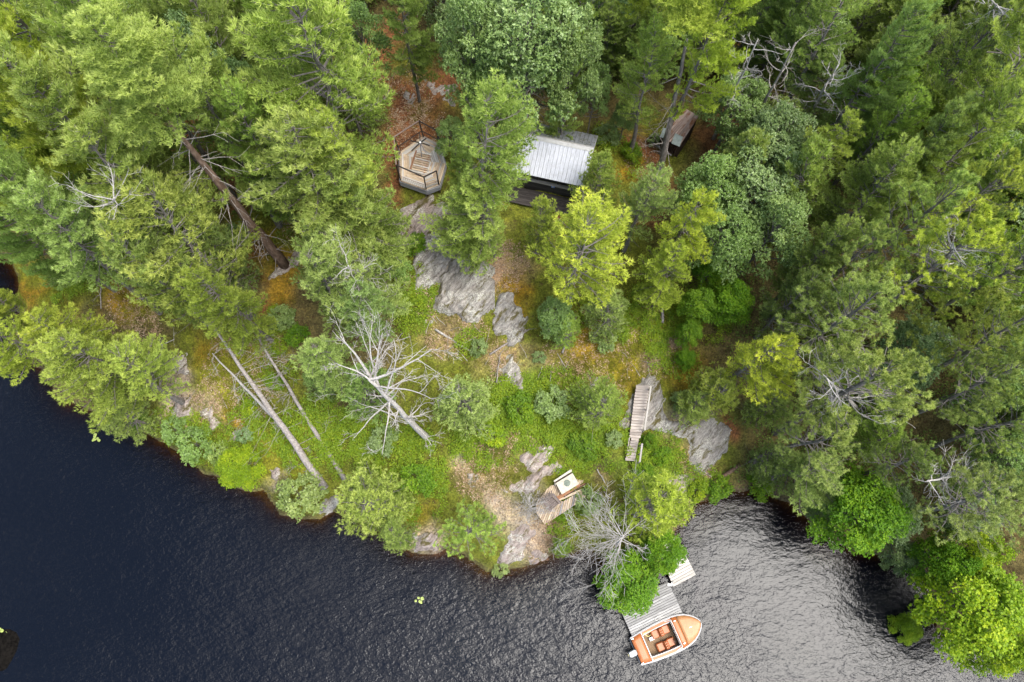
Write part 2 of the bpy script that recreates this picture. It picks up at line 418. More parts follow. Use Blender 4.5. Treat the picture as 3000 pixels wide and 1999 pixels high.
def ground_mat():
    m, nt, out = new_mat('forest_floor')
    at = N(nt, 'ShaderNodeAttribute', attribute_name='soil')
    tcn = N(nt, 'ShaderNodeTexCoord')
    n1 = N(nt, 'ShaderNodeTexNoise', Scale=1.4, Detail=8.0, Roughness=0.68); nt.links.new(tcn.outputs['Object'], n1.inputs['Vector'])
    n2 = N(nt, 'ShaderNodeTexNoise', Scale=9.0, Detail=6.0, Roughness=0.7); nt.links.new(tcn.outputs['Object'], n2.inputs['Vector'])
    vo = N(nt, 'ShaderNodeTexVoronoi', Scale=11.0); nt.links.new(tcn.outputs['Object'], vo.inputs['Vector'])
    r1 = ramp(nt, n1.outputs[0], [(0.3, (.45, .42, .40)), (0.5, (1, 1, 1)), (0.68, (1.5, 1.4, 1.2))])
    c = mixc(nt, 1.0, at.outputs['Color'], r1.outputs[0], 'MULTIPLY')
    r2 = ramp(nt, n2.outputs[0], [(0.34, (.45, .45, .45)), (0.52, (1, 1, 1)), (0.68, (1.55, 1.5, 1.35))])
    c = mixc(nt, 1.0, c, r2.outputs[0], 'MULTIPLY')
    # patchwork of moss cushions, bare duff and bright shoots
    n4 = N(nt, 'ShaderNodeTexNoise', Scale=3.2, Detail=9.0, Roughness=0.75); nt.links.new(tcn.outputs['Object'], n4.inputs['Vector'])
    r4 = ramp(nt, n4.outputs[0], [(0.38, (1, 1, 1)), (0.45, (0, 0, 0))]); f4 = N(nt, 'ShaderNodeMath', operation='MULTIPLY'); nt.links.new(r4.outputs[0], f4.inputs[0]); f4.inputs[1].default_value = .75
    c = mixc(nt, f4.outputs[0], c, (.085, .050, .026))
    r5 = ramp(nt, n4.outputs[0], [(0.57, (0, 0, 0)), (0.63, (1, 1, 1))]); f5 = N(nt, 'ShaderNodeMath', operation='MULTIPLY'); nt.links.new(r5.outputs[0], f5.inputs[0]); f5.inputs[1].default_value = .45
    c = mixc(nt, f5.outputs[0], c, mixc(nt, 1.0, c, (2.0, 1.9, 1.4), 'MULTIPLY'))
    # scattered pale fallen leaves
    r3 = ramp(nt, vo.outputs['Distance'], [(0.10, (1, 1, 1)), (0.15, (0, 0, 0))])
    pick = ramp(nt, vo.outputs['Color'], [(0.70, (0, 0, 0)), (0.72, (1, 1, 1))])
    mm = N(nt, 'ShaderNodeMath', operation='MULTIPLY'); nt.links.new(r3.outputs[0], mm.inputs[0]); nt.links.new(pick.outputs[0], mm.inputs[1])
    m3 = N(nt, 'ShaderNodeMath', operation='MULTIPLY'); nt.links.new(mm.outputs[0], m3.inputs[0]); m3.inputs[1].default_value = .6
    c = mixc(nt, m3.outputs[0], c, (.42, .32, .20))
    p = N(nt, 'ShaderNodeBsdfPrincipled', Roughness=0.95); p.inputs['Specular IOR Level'].default_value = 0.1
    nt.links.new(c, p.inputs['Base Color'])
    b = N(nt, 'ShaderNodeBump', Strength=1.0, Distance=0.12); nt.links.new(n2.outputs[0], b.inputs['Height']); nt.links.new(b.outputs[0], p.inputs['Normal'])
    nt.links.new(p.outputs[0], out.inputs[0])
    return m
ny, nx = TX.shape
idx = np.arange(nx * ny).reshape(ny, nx)
quads = np.stack([idx[:-1, :-1], idx[:-1, 1:], idx[1:, 1:], idx[1:, :-1]], -1).reshape(-1, 4)
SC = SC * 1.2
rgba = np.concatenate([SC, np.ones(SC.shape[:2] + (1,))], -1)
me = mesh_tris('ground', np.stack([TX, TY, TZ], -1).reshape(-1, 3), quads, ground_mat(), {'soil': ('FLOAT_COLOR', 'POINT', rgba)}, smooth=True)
tag(link('ground', me), kind='structure')

# ------------------------------------------------------------------ the lake
def water_mat():
    m, nt, out = new_mat('lake_water')
    geo = N(nt, 'ShaderNodeNewGeometry')
    def waves(scale, rot, stretch, det=3.0, dist=0.0):
        mp = N(nt, 'ShaderNodeMapping'); mp.inputs['Rotation'].default_value = (0, 0, rot); mp.inputs['Scale'].default_value = (stretch, 1, 1)
        nt.links.new(geo.outputs['Position'], mp.inputs[0])
        n = N(nt, 'ShaderNodeTexNoise', Scale=scale, Detail=det, Roughness=0.55, Distortion=dist); nt.links.new(mp.outputs[0], n.inputs['Vector'])
        return n.outputs[0]
    def mul(a, b, op='MULTIPLY'):
        n = N(nt, 'ShaderNodeMath', operation=op)
        for i, x in enumerate((a, b)):
            if isinstance(x, (int, float)): n.inputs[i].default_value = x
            else: nt.links.new(x, n.inputs[i])
        return n.outputs[0]
    big = waves(0.9, R(-28), 0.45, 2.0)
    mid = waves(4.6, R(-33), 0.6, 2.5, .4)
    fine = waves(12.0, R(-20), 0.7, 2.0, .5)
    gust = waves(0.09, R(20), 0.7, 2.0)
    g = N(nt, 'ShaderNodeMapRange'); nt.links.new(gust, g.inputs[0]); g.inputs[1].default_value = .35; g.inputs[2].default_value = .65; g.inputs[3].default_value = .55; g.inputs[4].default_value = 1.15
    h = mul(mul(big, 0.11), mul(mid, 0.052), 'ADD')
    h = mul(h, mul(fine, 0.017), 'ADD')
    h = mul(h, g.outputs[0])
    b = N(nt, 'ShaderNodeBump', Strength=1.0, Distance=1.0); nt.links.new(h, b.inputs['Height'])
    p = N(nt, 'ShaderNodeBsdfPrincipled', Roughness=0.06, IOR=1.36)
    p.inputs['Base Color'].default_value = (.0018, .0026, .0052, 1)
    p.inputs['Specular IOR Level'].default_value = 0.52
    nt.links.new(b.outputs[0], p.inputs['Normal'])
    sh_ = N(nt, 'ShaderNodeAttribute', attribute_name='shallow')
    tr = N(nt, 'ShaderNodeBsdfTransparent'); tr.inputs[0].default_value = (.80, .58, .36, 1)
    mx = N(nt, 'ShaderNodeMixShader'); nt.links.new(sh_.outputs['Fac'], mx.inputs[0]); nt.links.new(p.outputs[0], mx.inputs[1]); nt.links.new(tr.outputs[0], mx.inputs[2])
    nt.links.new(mx.outputs[0], out.inputs[0])
    return m
wx = axis(-700, 700, -42, 42, .35); wy = axis(-700, 700, -10, 26, .35)
WX, WY = np.meshgrid(wx, wy); ny, nx = WX.shape; idx = np.arange(nx * ny).reshape(ny, nx)
me = mesh_tris('water', np.stack([WX, WY, WX * 0], -1).reshape(-1, 3), np.stack([idx[:-1, :-1], idx[:-1, 1:], idx[1:, 1:], idx[1:, :-1]], -1).reshape(-1, 4), water_mat(), {'shallow': ('FLOAT', 'POINT', .72 * np.exp(-np.maximum(-poly_sdf(WX, WY, shore), 0) / .9))}, smooth=True)
tag(link('water', me), kind='structure')

# ------------------------------------------------------------------ bedrock
def rock_mat(name, c1, c2, c3, strike):
    m, nt, out = new_mat(name)
    geo = N(nt, 'ShaderNodeNewGeometry')
    mp = N(nt, 'ShaderNodeMapping'); mp.inputs['Rotation'].default_value = (0, 0, -strike)
    nt.links.new(geo.outputs['Position'], mp.inputs[0])
    mp2 = N(nt, 'ShaderNodeMapping'); mp2.inputs['Scale'].default_value = (.22, 1, 1); nt.links.new(mp.outputs[0], mp2.inputs[0])
    n1 = N(nt, 'ShaderNodeTexNoise', Scale=7.5, Detail=9.0, Roughness=0.78, Distortion=.6); nt.links.new(mp2.outputs[0], n1.inputs['Vector'])
    n2 = N(nt, 'ShaderNodeTexNoise', Scale=1.1, Detail=4.0); nt.links.new(geo.outputs['Position'], n2.inputs['Vector'])
    n3 = N(nt, 'ShaderNodeTexNoise', Scale=14.0, Detail=5.0); nt.links.new(geo.outputs['Position'], n3.inputs['Vector'])
    r1 = ramp(nt, n1.outputs[0], [(0.30, (.045, .038, .032)), (0.40, c1), (0.55, c2), (0.72, c3)])
    lich = ramp(nt, n3.outputs[0], [(0.49, (0, 0, 0)), (0.56, (1, 1, 1))])
    l2 = ramp(nt, n2.outputs[0], [(0.45, (0, 0, 0)), (0.6, (1, 1, 1))])
    mm = N(nt, 'ShaderNodeMath', operation='MULTIPLY'); nt.links.new(lich.outputs[0], mm.inputs[0]); nt.links.new(l2.outputs[0], mm.inputs[1])
    c = mixc(nt, mm.outputs[0], r1.outputs[0], (.44, .43, .36))
    n4 = N(nt, 'ShaderNodeTexNoise', Scale=2.2, Detail=6.0, Roughness=.7); nt.links.new(mp2.outputs[0], n4.inputs['Vector'])
    ms = ramp(nt, n4.outputs[0], [(0.53, (0, 0, 0)), (0.62, (1, 1, 1))])
    c = mixc(nt, ms.outputs[0], c, (.09, .075, .025))
    p = N(nt, 'ShaderNodeBsdfPrincipled', Roughness=0.9); p.inputs['Specular IOR Level'].default_value = 0.2
    nt.links.new(c, p.inputs['Base Color'])
    b = N(nt, 'ShaderNodeBump', Strength=0.9, Distance=0.08); nt.links.new(n1.outputs[0], b.inputs['Height']); nt.links.new(b.outputs[0], p.inputs['Normal'])
    nt.links.new(p.outputs[0], out.inputs[0])
    return m
STR = R(52)
M_ROCKGREY = rock_mat('grey_gneiss', (.13, .115, .10), (.30, .275, .245), (.47, .44, .39), STR)
M_ROCKPINK = rock_mat('pinkish_gneiss', (.17, .135, .115), (.34, .275, .24), (.50, .43, .38), STR)
def rock(poly, bulge, mat, label, seed=0, step=0.09, grow=.12):
    P = [on_ground_k(u, v) for u, v in poly]
    pw = np.array([(p.x, p.y) for p in P])
    x0, y0 = pw.min(0) - .2; x1, y1 = pw.max(0) + .2
    gx = np.arange(x0, x1, step); gy = np.arange(y0, y1, step)
    X, Y = np.meshgrid(gx, gy)
    sd = poly_sdf(X, Y, pw) + grow + 0.24 * fbm(X, Y, 1.3, 3, 70 + seed) + .05 * fbm(X, Y, 5, 2, 71 + seed)
    s = X * math.cos(STR) + Y * math.sin(STR); q = -X * math.sin(STR) + Y * math.cos(STR)
    rid = fbm(s * .25 + seed, q, 1.7, 4, 80 + seed)
    led = np.floor((q * 1.1 + .5 * fbm(s * .3, q, .8, 2, 90)) * 1.0); led = (q * 1.1 - led) * .10
    k = np.clip(sd, 0, None)
    crk = np.abs(fbm(s * .35, q * .9, 1.1, 3, 95 + seed)); crk = -.16 * np.exp(-(crk / .05) ** 2); crk2 = -.10 * np.exp(-(np.abs(fbm(X, Y, .9, 2, 97 + seed)) / .04) ** 2)
    Z = ground_np(X.ravel(), Y.ravel()).reshape(X.shape) - .10 + (bulge + .1) * (1 - np.exp(-k / .30)) + np.clip(k / .3, 0, 1) * (.09 * rid + led * .8 + .07 * fbm(X, Y, 4.5, 3, 99) + crk + crk2)
    ins = sd > -.02
    ny, nx = X.shape; ix = np.arange(nx * ny).reshape(ny, nx)
    ok = ins[:-1, :-1] & ins[:-1, 1:] & ins[1:, 1:] & ins[1:, :-1]
    q4 = np.stack([ix[:-1, :-1], ix[:-1, 1:], ix[1:, 1:], ix[1:, :-1]], -1)[ok]
    if len(q4) < 4: return
    use = np.unique(q4); rm = np.full(nx * ny, -1); rm[use] = np.arange(len(use))
    V = np.stack([X, Y, Z], -1).reshape(-1, 3)[use]
    # skirt down into the soil so that the slab is solid at its rim
    c = V[:, :2].mean(0); o = (float(c[0]), float(c[1]), float(V[:, 2].min()))
    me = mesh_tris('rock_outcrop', V - np.array(o), rm[q4], mat, smooth=False)
    ob = link('rock_outcrop', me, None, o)
    tag(ob, label, 'rock', 'bare bedrock outcrops')
    return ob
rock([(985, 452), (1040, 480), (1005, 530), (960, 560), (905, 575), (888, 525), (925, 480)], .22, M_ROCKPINK, 'streaked pink-grey bedrock sloping down from the gazebo platform', 1)
rock([(1035, 480), (1075, 500), (1050, 540), (1000, 530)], .12, M_ROCKPINK, 'small pink rock with needles just right of the slab below the gazebo', 2)
rock([(985, 540), (1030, 555), (1040, 600), (1010, 655), (960, 665), (950, 610)], .2, M_ROCKGREY, 'broken dark grey rock left of the big clearing slab', 3, grow=.3)
rock([(1050, 585), (1110, 590), (1132, 650), (1130, 700), (1095, 735), (1050, 725), (1003, 705), (1010, 660), (1030, 625)], .45, M_ROCKGREY, 'largest pale grey bedrock slab with diagonal streaks in middle of the clearing', 4, grow=.3)
rock([(1150, 680), (1180, 690), (1200, 735), (1175, 775), (1140, 770), (1140, 720)], .35, M_ROCKGREY, 'blue-grey tongue of rock below and right of the largest slab', 5, grow=.2)
rock([(1185, 755), (1212, 730), (1210, 760), (1180, 800), (1165, 800)], .2, M_ROCKGREY, 'narrow purple-grey rock sliver hooked round the blue-grey tongue', 6)
rock([(1165, 810), (1185, 815), (1205, 870), (1195, 893), (1165, 885), (1155, 850)], .25, M_ROCKGREY, 'grey wedge of rock beside the heap of dead leaves and sticks', 7)
rock([(975, 725), (1000, 722), (998, 745), (975, 745)], .12, M_ROCKGREY, 'lone round grey stone in the grass left of the pale log', 8)
rock([(1470, 860), (1500, 850), (1530, 870), (1535, 930), (1545, 960), (1610, 955), (1660, 960), (1682, 990), (1675, 1050), (1620, 1100), (1590, 1080), (1570, 1020), (1520, 1000), (1470, 1000), (1425, 980), (1440, 920)], .3, M_ROCKGREY, 'broad grey bedrock under and right of the wooden stairs', 9, grow=-.12)
rock([(1575, 1090), (1620, 1110), (1570, 1150), (1530, 1140), (1510, 1105)], .2, M_ROCKPINK, 'crumbled pinkish rock above the shore logs', 10)
rock([(1255, 1020), (1280, 1022), (1230, 1090), (1205, 1085), (1195, 1050), (1225, 1025)], .2, M_ROCKPINK, 'pale pink rock rib above left of the fire deck', 11)
rock([(1285, 1060), (1300, 1070), (1215, 1135), (1160, 1145), (1150, 1125), (1200, 1100)], .18, M_ROCKPINK, 'long thin rock rib running to the upper left corner of the fire deck', 12)
rock([(1075, 1090), (1105, 1085), (1105, 1110), (1085, 1125)], .12, M_ROCKPINK, 'small white-pink boulder alone in brown moss left of the rock ribs', 13)
rock([(1200, 1210), (1225, 1225), (1195, 1275), (1165, 1300), (1150, 1290), (1170, 1240)], .3, M_ROCKPINK, 'pale lichen crusted rock at the shore below the small dead tree', 14)
rock([(1230, 1270), (1260, 1265), (1262, 1290), (1220, 1290)], .2, M_ROCKPINK, 'speckled shore rock at the water beside the brown leaf patch', 15)
rock([(955, 1232), (1010, 1215), (1005, 1262), (960, 1262)], .3, M_ROCKPINK, 'pinkish shore rock between the two shoreline pines', 16)
rock([(390, 820), (425, 815), (430, 860), (400, 870)], .12, M_ROCKPINK, 'white spotted rock beside the shoreline pine clump at left', 17)
rock([(395, 920), (440, 900), (440, 960), (395, 970)], .2, M_ROCKPINK, 'pale block of rock near the left shore below the spotted rock', 18)
rock([(460, 950), (490, 930), (510, 985), (480, 990)], .15, M_ROCKPINK, 'brownish rock patch right of the pale block near the left shore', 19)
rock([(530, 990), (545, 990), (540, 1008), (528, 1005)], .12, M_ROCKPINK, 'small single white stone in the moss above the left shore', 20)
rock([(620, 1080), (645, 1075), (640, 1110), (615, 1105)], .15, M_ROCKPINK, 'white and pink rock beside the bright maple bush', 21)
rock([(975, 180), (1045, 200), (1040, 240), (1000, 215), (975, 200)], .15, M_ROCKPINK, 'flat pinkish rock in red needles north of the gazebo', 22)
rock([(930, 210), (965, 215), (960, 245), (935, 245)], .1, M_ROCKPINK, 'small flat grey-pink rock half buried left of the northern flat rock', 23)
rock([(650, 590), (700, 560), (720, 575), (680, 625), (620, 640)], .15, M_ROCKPINK, 'grey rock at the foot of the tall bare pine trunk', 24)
rock([(745, 1140), (775, 1150), (760, 1180), (735, 1175)], .25, M_ROCKGREY, 'dark wet shore rock at the roots of the leaning dead trunks', 25)
rock([(1580, 1010), (1600, 1000), (1605, 1030), (1585, 1035)], .1, M_ROCKGREY, 'little grey hump on the lower right of the stair rock', 26)
rock([(905, 990), (930, 985), (935, 1010), (910, 1015)], .15, M_ROCKGREY, 'rounded grey stone in shrubs at foot of the big white dead tree', 27)
rock([(1350, 860), (1370, 870), (1370, 890), (1352, 890)], .15, M_ROCKGREY, 'small grey boulder at the end of the dark hollow', 28)

M_REFLDARK = paint('dark_reflection_black', (.006, .005, .004), .9, 0, .3, 6, .05)  # black for a low mound that stands in for a dark tree reflection
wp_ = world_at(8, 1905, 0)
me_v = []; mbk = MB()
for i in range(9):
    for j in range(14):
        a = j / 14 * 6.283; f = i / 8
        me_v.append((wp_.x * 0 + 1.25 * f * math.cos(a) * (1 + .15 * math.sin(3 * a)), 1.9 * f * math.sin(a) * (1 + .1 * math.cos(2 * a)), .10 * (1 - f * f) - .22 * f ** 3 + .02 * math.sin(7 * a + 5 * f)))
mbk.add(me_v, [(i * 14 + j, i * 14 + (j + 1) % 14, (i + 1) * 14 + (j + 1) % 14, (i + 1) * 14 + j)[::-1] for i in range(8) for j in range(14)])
tag(mbk.build('dark_reflection_mound', M_REFLDARK, loc=wp_, smooth=True), 'low black mound standing in for a dark tree reflection at the lower left corner', 'rock')

# ------------------------------------------------------------------ low plants nobody could count
rs = np.random.RandomState(11)
def leaf_field(name, cx, cy, gz, n_leaf, size, mat, spread, hgt, label, cat='ground cover', grass=False):
    """clumps centred on cx, cy; n_leaf leaves or blades each"""
    n = len(cx); m = n * n_leaf
    X = np.repeat(cx, n_leaf) + rs.normal(0, spread, m); Y = np.repeat(cy, n_leaf) + rs.normal(0, spread, m)
    hh = np.repeat(hgt if hasattr(hgt, '__len__') else np.full(n, hgt), n_leaf)
    Z = ground_np(X, Y) + (.02 if grass else hh * rs.rand(m) ** .6)
    C = np.stack([X, Y, Z], -1)
    a = rs.rand(m) * 2 * np.pi
    if grass:
        d = np.stack([np.cos(a) * .45, np.sin(a) * .45, np.full(m, 1.0)], -1); d /= np.linalg.norm(d, axis=1)[:, None]
        L = size * (.5 + rs.rand(m)); w = L * .10
        sd = np.stack([-np.sin(a), np.cos(a), 0 * a], -1)
        V = np.stack([C - sd * w[:, None], C + sd * w[:, None], C + d * L[:, None]], 1).reshape(-1, 3)
        F = np.arange(3 * m).reshape(-1, 3)
    else:
        tilt = rs.normal(0, .45, m)
        d = np.stack([np.cos(a), np.sin(a), tilt], -1); d /= np.linalg.norm(d, axis=1)[:, None]
        sd = np.stack([-np.sin(a), np.cos(a), rs.normal(0, .4, m)], -1); sd /= np.linalg.norm(sd, axis=1)[:, None]
        L = size * (.6 + .8 * rs.rand(m)); w = L * .32
        V = np.stack([C, C + d * (L * .5)[:, None] + sd * w[:, None], C + d * L[:, None], C + d * (L * .5)[:, None] - sd * w[:, None]], 1).reshape(-1, 3)
        F = np.arange(4 * m).reshape(-1, 4)
    tn = np.repeat(np.clip(rs.normal(.5, .2, n), 0, 1), n_leaf) * .6 + .4 * rs.rand(m)
    o = link(name, mesh_tris(name, V, F, mat, {'tone': ('FLOAT', 'FACE', tn)}))
    return tag(o, label, cat, None, 'stuff')
def scatter(blobs, n, thin=0.0, o=0):
    """random ground spots inside blobs noted as (u, v, r) on the survey copy"""
    out = []
    A = np.array([b[2] ** 2 for b in blobs], float); A /= A.sum()
    for (u, v, r), w in zip(blobs, A):
        k = int(n * w); p = on_ground_k(u, v)
        rm = r * depth_at(v * K, p.z) / FPX * K
        an = rs.rand(k) * 2 * np.pi; rr = rm * np.sqrt(rs.rand(k)) * 1.15
        x = p.x + rr * np.cos(an); y = p.y + rr * np.sin(an) * 1.12
        out.append(np.stack([x, y], -1))
    P = np.concatenate(out)
    keep = (fbm(P[:, 0], P[:, 1], .9, 3, o) > thin) & (poly_sdf(P[:, 0], P[:, 1], shore) > .15)
    P = P[keep]
    return P[:, 0], P[:, 1]
M_LOWBUSH = foliage_mat('blueberry_leaves', [(0.0, (.07, .14, .008)), (0.5, (.17, .26, .012)), (1.0, (.33, .39, .018))], .3)
M_GRASSF = foliage_mat('fern_leaves', [(0.0, (.06, .10, .015)), (0.5, (.13, .20, .03)), (1.0, (.24, .31, .05))], .3)
M_GRASS = foliage_mat('moss_and_grass', [(0.0, (.13, .11, .015)), (0.5, (.22, .23, .025)), (1.0, (.38, .36, .05))], .3)
lush = [(1180, 930, 50), (1100, 990, 70), (1200, 960, 80), (1270, 930, 70), (1330, 990, 60), (1310, 1030, 50), (1400, 1030, 70), (1440, 1060, 50), (1490, 1080, 40), (1530, 1040, 40), (1120, 950, 45), (1070, 1040, 30),
        (960, 1030, 40), (930, 1060, 60), (960, 1130, 60), (1000, 1090, 30), (1430, 1100, 30), (840, 1010, 60), (780, 980, 60), (800, 1040, 50), (730, 960, 40), (620, 1000, 60), (690, 1010, 60), (560, 980, 35), (600, 900, 40), (640, 860, 40),
        (500, 1050, 60), (430, 1010, 50), (380, 990, 40), (560, 1100, 30), (950, 650, 40), (1000, 690, 35), (950, 730, 40), (1480, 740, 60), (1520, 700, 60), (1490, 800, 40), (1420, 740, 40), (1560, 820, 40), (1640, 680, 50), (1640, 740, 40), (1400, 330, 40), (1440, 380, 30), (2060, 100, 60), (2080, 200, 70), (2060, 290, 60), (2100, 150, 50),
        (160, 660, 40), (200, 640, 40), (1080, 790, 30), (1290, 1200, 30), (1330, 1150, 30), (1580, 1120, 40), (1620, 1130, 40), (1340, 720, 30), (640, 780, 30), (620, 740, 30)]
cx, cy = scatter(lush, 11500, -.35, 5)
hg = .12 + .38 * np.clip(fbm(cx, cy, .8, 3, 12) + .4, 0, 1.2)
leaf_field('low_shrubs', cx, cy, 0, 15, .085, M_LOWBUSH, .10, hg, 'knee high bright green blueberry and fern cover across the slope')
mossb = [(u, v, r * 1.2) for (u, v, r, c, s) in soil if c in (C_OLIVE, C_YEL, C_ORANGE, C_GREEN) and s >= .5]
cx, cy = scatter(mossb, 15000, -.5, 15)
leaf_field('grass', cx, cy, 0, 11, .10, M_GRASS, .09, .05, 'yellow-green moss and short grass tufts over the clearing', 'grass', grass=True)
fz = [(u, v, 80) for u in range(1760, 2400, 110) for v in range(60, 1200, 110)] + [(u, v, 70) for u in range(0, 860, 120) for v in range(30, 520, 120)] + [(u, v, 60) for u in range(980, 1700, 110) for v in (30, 120)]
cx, cy = scatter(fz, 6000, -.3, 45)
leaf_field('undergrowth', cx, cy, 0, 12, .11, M_GRASSF, .16, .10 + .5 * rs.rand(len(cx)), 'low ferns and seedlings on the shaded forest floor', 'undergrowth')
M_FALLEN = foliage_mat('fallen_leaves', [(0.0, (.16, .09, .05)), (0.5, (.33, .22, .13)), (1.0, (.52, .42, .30))], .05)
cx, cy = scatter([(1150, 625, 55), (1110, 590, 45), (1170, 600, 40), (1160, 850, 30), (1150, 820, 30), (1230, 1240, 35), (1260, 1230, 25), (470, 930, 40), (1600, 1080, 45), (1020, 610, 40), (1030, 760, 50), (1090, 760, 30), (330, 750, 40), (1100, 1090, 50), (930, 230, 60), (1480, 360, 40), (1350, 820, 90), (1000, 650, 60), (560, 850, 90), (1150, 1060, 80), (1500, 780, 70), (300, 730, 60), (690, 510, 40), (960, 300, 60)], 6500, -.6, 25)
leaf_field('leaf_litter', cx, cy, 0, 6, .085, M_FALLEN, .08, .02, 'dry tan leaves lying loose on rock and soil', 'leaf litter')
# ------------------------------------------------------------------ tree builders
def unit(v): return v / (np.linalg.norm(v, axis=-1, keepdims=True) + 1e-9)
def blades(C, D, n, L, w, spread, rs, tone, Lj=.3):
    """n thin needles fanning out of each tuft C along D"""
    m = len(C) * n
    c = np.repeat(C, n, 0); d = unit(np.repeat(D, n, 0) + rs.normal(0, spread, (m, 3)))
    sd = unit(np.cross(d, rs.normal(0, 1, (m, 3))))
    l = (L * (1 - Lj + 2 * Lj * rs.rand(m)))[:, None]
    V = np.stack([c - sd * w, c + sd * w, c + d * l], 1).reshape(-1, 3)
    tn = np.clip(np.repeat(tone, n) + rs.normal(0, .13, m), 0, 1)
    return V, np.arange(3 * m).reshape(-1, 3), tn
def leaves(C, D, n, L, wr, spread, rs, tone, out=0.0):
    """rosettes of n kite-shaped leaves round each twig end C"""
    m = len(C) * n
    c = np.repeat(C, n, 0); d = unit(np.repeat(D, n, 0) * out + rs.normal(0, spread, (m, 3)) * np.array([1, 1, .55]))
    l = (L * (.7 + .6 * rs.rand(m)))[:, None]
    up = unit(np.array([0, 0, 1.0]) + rs.normal(0, .35, (m, 3)))
    sd = unit(np.cross(d, up)); w = l * wr
    droop = np.array([0, 0, -.12]) * l
    V = np.stack([c, c + d * l * .5 + sd * w, c + d * l + droop, c + d * l * .5 - sd * w], 1).reshape(-1, 3)
    tn = np.clip(np.repeat(tone, n) + rs.normal(0, .13, m), 0, 1)
    return V, np.arange(4 * m).reshape(-1, 4), tn

def make_white_pine(seed, H=13.0, Rad=2.9, base=.30, whorl=.56, lean=.3, tuft=.21, gap=.0, nb=(4, 6), lat_step=.21, blades_n=12, flat=.55):
    rs = np.random.RandomState(seed); rnd = random.Random(seed)
    wood = MB(); Cs, Ds, Ts = [], [], []
    la = rnd.random() * 6.28
    def tp(z):
        f = z / H
        return Vector((lean * f * f * math.cos(la) + .08 * math.sin(z * .9 + seed), lean * f * f * math.sin(la) + .08 * math.cos(z * .7 + seed), z))
    zs = [H * i / 12 for i in range(13)]
    wood.tube([tp(z) for z in zs], [max(.012, .016 * H * (1 - z / H) ** 1.25 + .010) for z in zs], 7)
    z = H * base
    # lobes make the outline uneven: some sides carry longer limbs
    lob = [(rnd.random() * 6.28, rnd.uniform(.15, .38)) for _ in range(3)]
    while z < H * .985:
        f = (z - H * base) / (H * (1 - base))
        prof = Rad * (1 - f) ** .5 * (.45 + .55 * min(1, f * 3.2 + .25)) + .12
        for b in range(rnd.randint(*nb)):
            if rnd.random() < gap: continue
            az = rnd.random() * 6.283
            k = 1 + sum(a * math.cos(az - p) for p, a in lob)
            L = prof * rnd.uniform(.62, 1.18) * max(.4, k)
            if L < .2: continue
            el = R(rnd.uniform(-6, 14) + 42 * f ** 1.6)
            p = tp(z + rnd.uniform(-.15, .15)); pts = [p.copy()]; ns = 6
            curve = rnd.uniform(-.12, .12)
            for i in range(ns):
                el2 = el - .14 + (i / ns) ** 2 * .75
                a2 = az + curve * i
                p = p + Vector((math.cos(a2) * math.cos(el2), math.sin(a2) * math.cos(el2), math.sin(el2))) * (L / ns)
                pts.append(p.copy())
            r0 = .010 + .011 * L
            wood.tube(pts, [r0 * (1 - .8 * i / ns) for i in range(ns + 1)], 3, False)
            P = np.array(pts)
            nl = max(2, int(L / lat_step))
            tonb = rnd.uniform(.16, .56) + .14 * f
            for j in range(nl * 2):
                s = .26 + .74 * (j + rnd.random() * .6) / (nl * 2)
                if s > 1: continue
                x = s * ns; i0 = min(int(x), ns - 1); q = P[i0] + (P[i0 + 1] - P[i0]) * (x - i0)
                dirb = unit(P[i0 + 1] - P[i0])
                side = unit(np.cross(dirb, [0, 0, 1.0])) * (1 if j % 2 else -1)
                ll = (.14 + .40 * math.sin(min(1, (1.02 - s) * 1.5) * 1.57)) * L ** .75 * rnd.uniform(.6, 1.1) * .62
                if ll < .12: ll = .12
                dl = unit(dirb * .75 + side * rnd.uniform(.6, 1.1) + np.array([0, 0, rnd.uniform(-.05, .3)]))
                nt = max(1, int(ll / .12))
                for t in range(1, nt + 1):
                    c = q + dl * ll * t / nt + rs.normal(0, .035, 3)
                    c[2] += .05 * (t / nt)
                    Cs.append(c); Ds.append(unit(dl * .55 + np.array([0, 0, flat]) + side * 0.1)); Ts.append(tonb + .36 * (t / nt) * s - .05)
                if j % 3 == 0: wood.tube([q, q + dl * ll], [r0 * .3, .004], 3, False)
            for t in range(3):
                Cs.append(P[-1] + rs.normal(0, .05, 3)); Ds.append(unit(dirb + np.array([0, 0, .5]))); Ts.append(tonb + .36)
        z += whorl * rnd.uniform(.75, 1.25) * (1 - .5 * f)
    # a few dead lower limbs
    for _ in range(7):
        zz = H * rnd.uniform(base * .45, base * 1.1); az = rnd.random() * 6.283; L = rnd.uniform(.5, 1.7)
        p = tp(zz); d = Vector((math.cos(az), math.sin(az), rnd.uniform(-.2, .3)))
        wood.tube([p, p + d * L * .5 + Vector((0, 0, -.05)), p + d * L], [.022, .014, .005], 3, False)
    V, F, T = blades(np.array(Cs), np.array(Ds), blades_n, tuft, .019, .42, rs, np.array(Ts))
    return wood, V, F, T, H, Rad

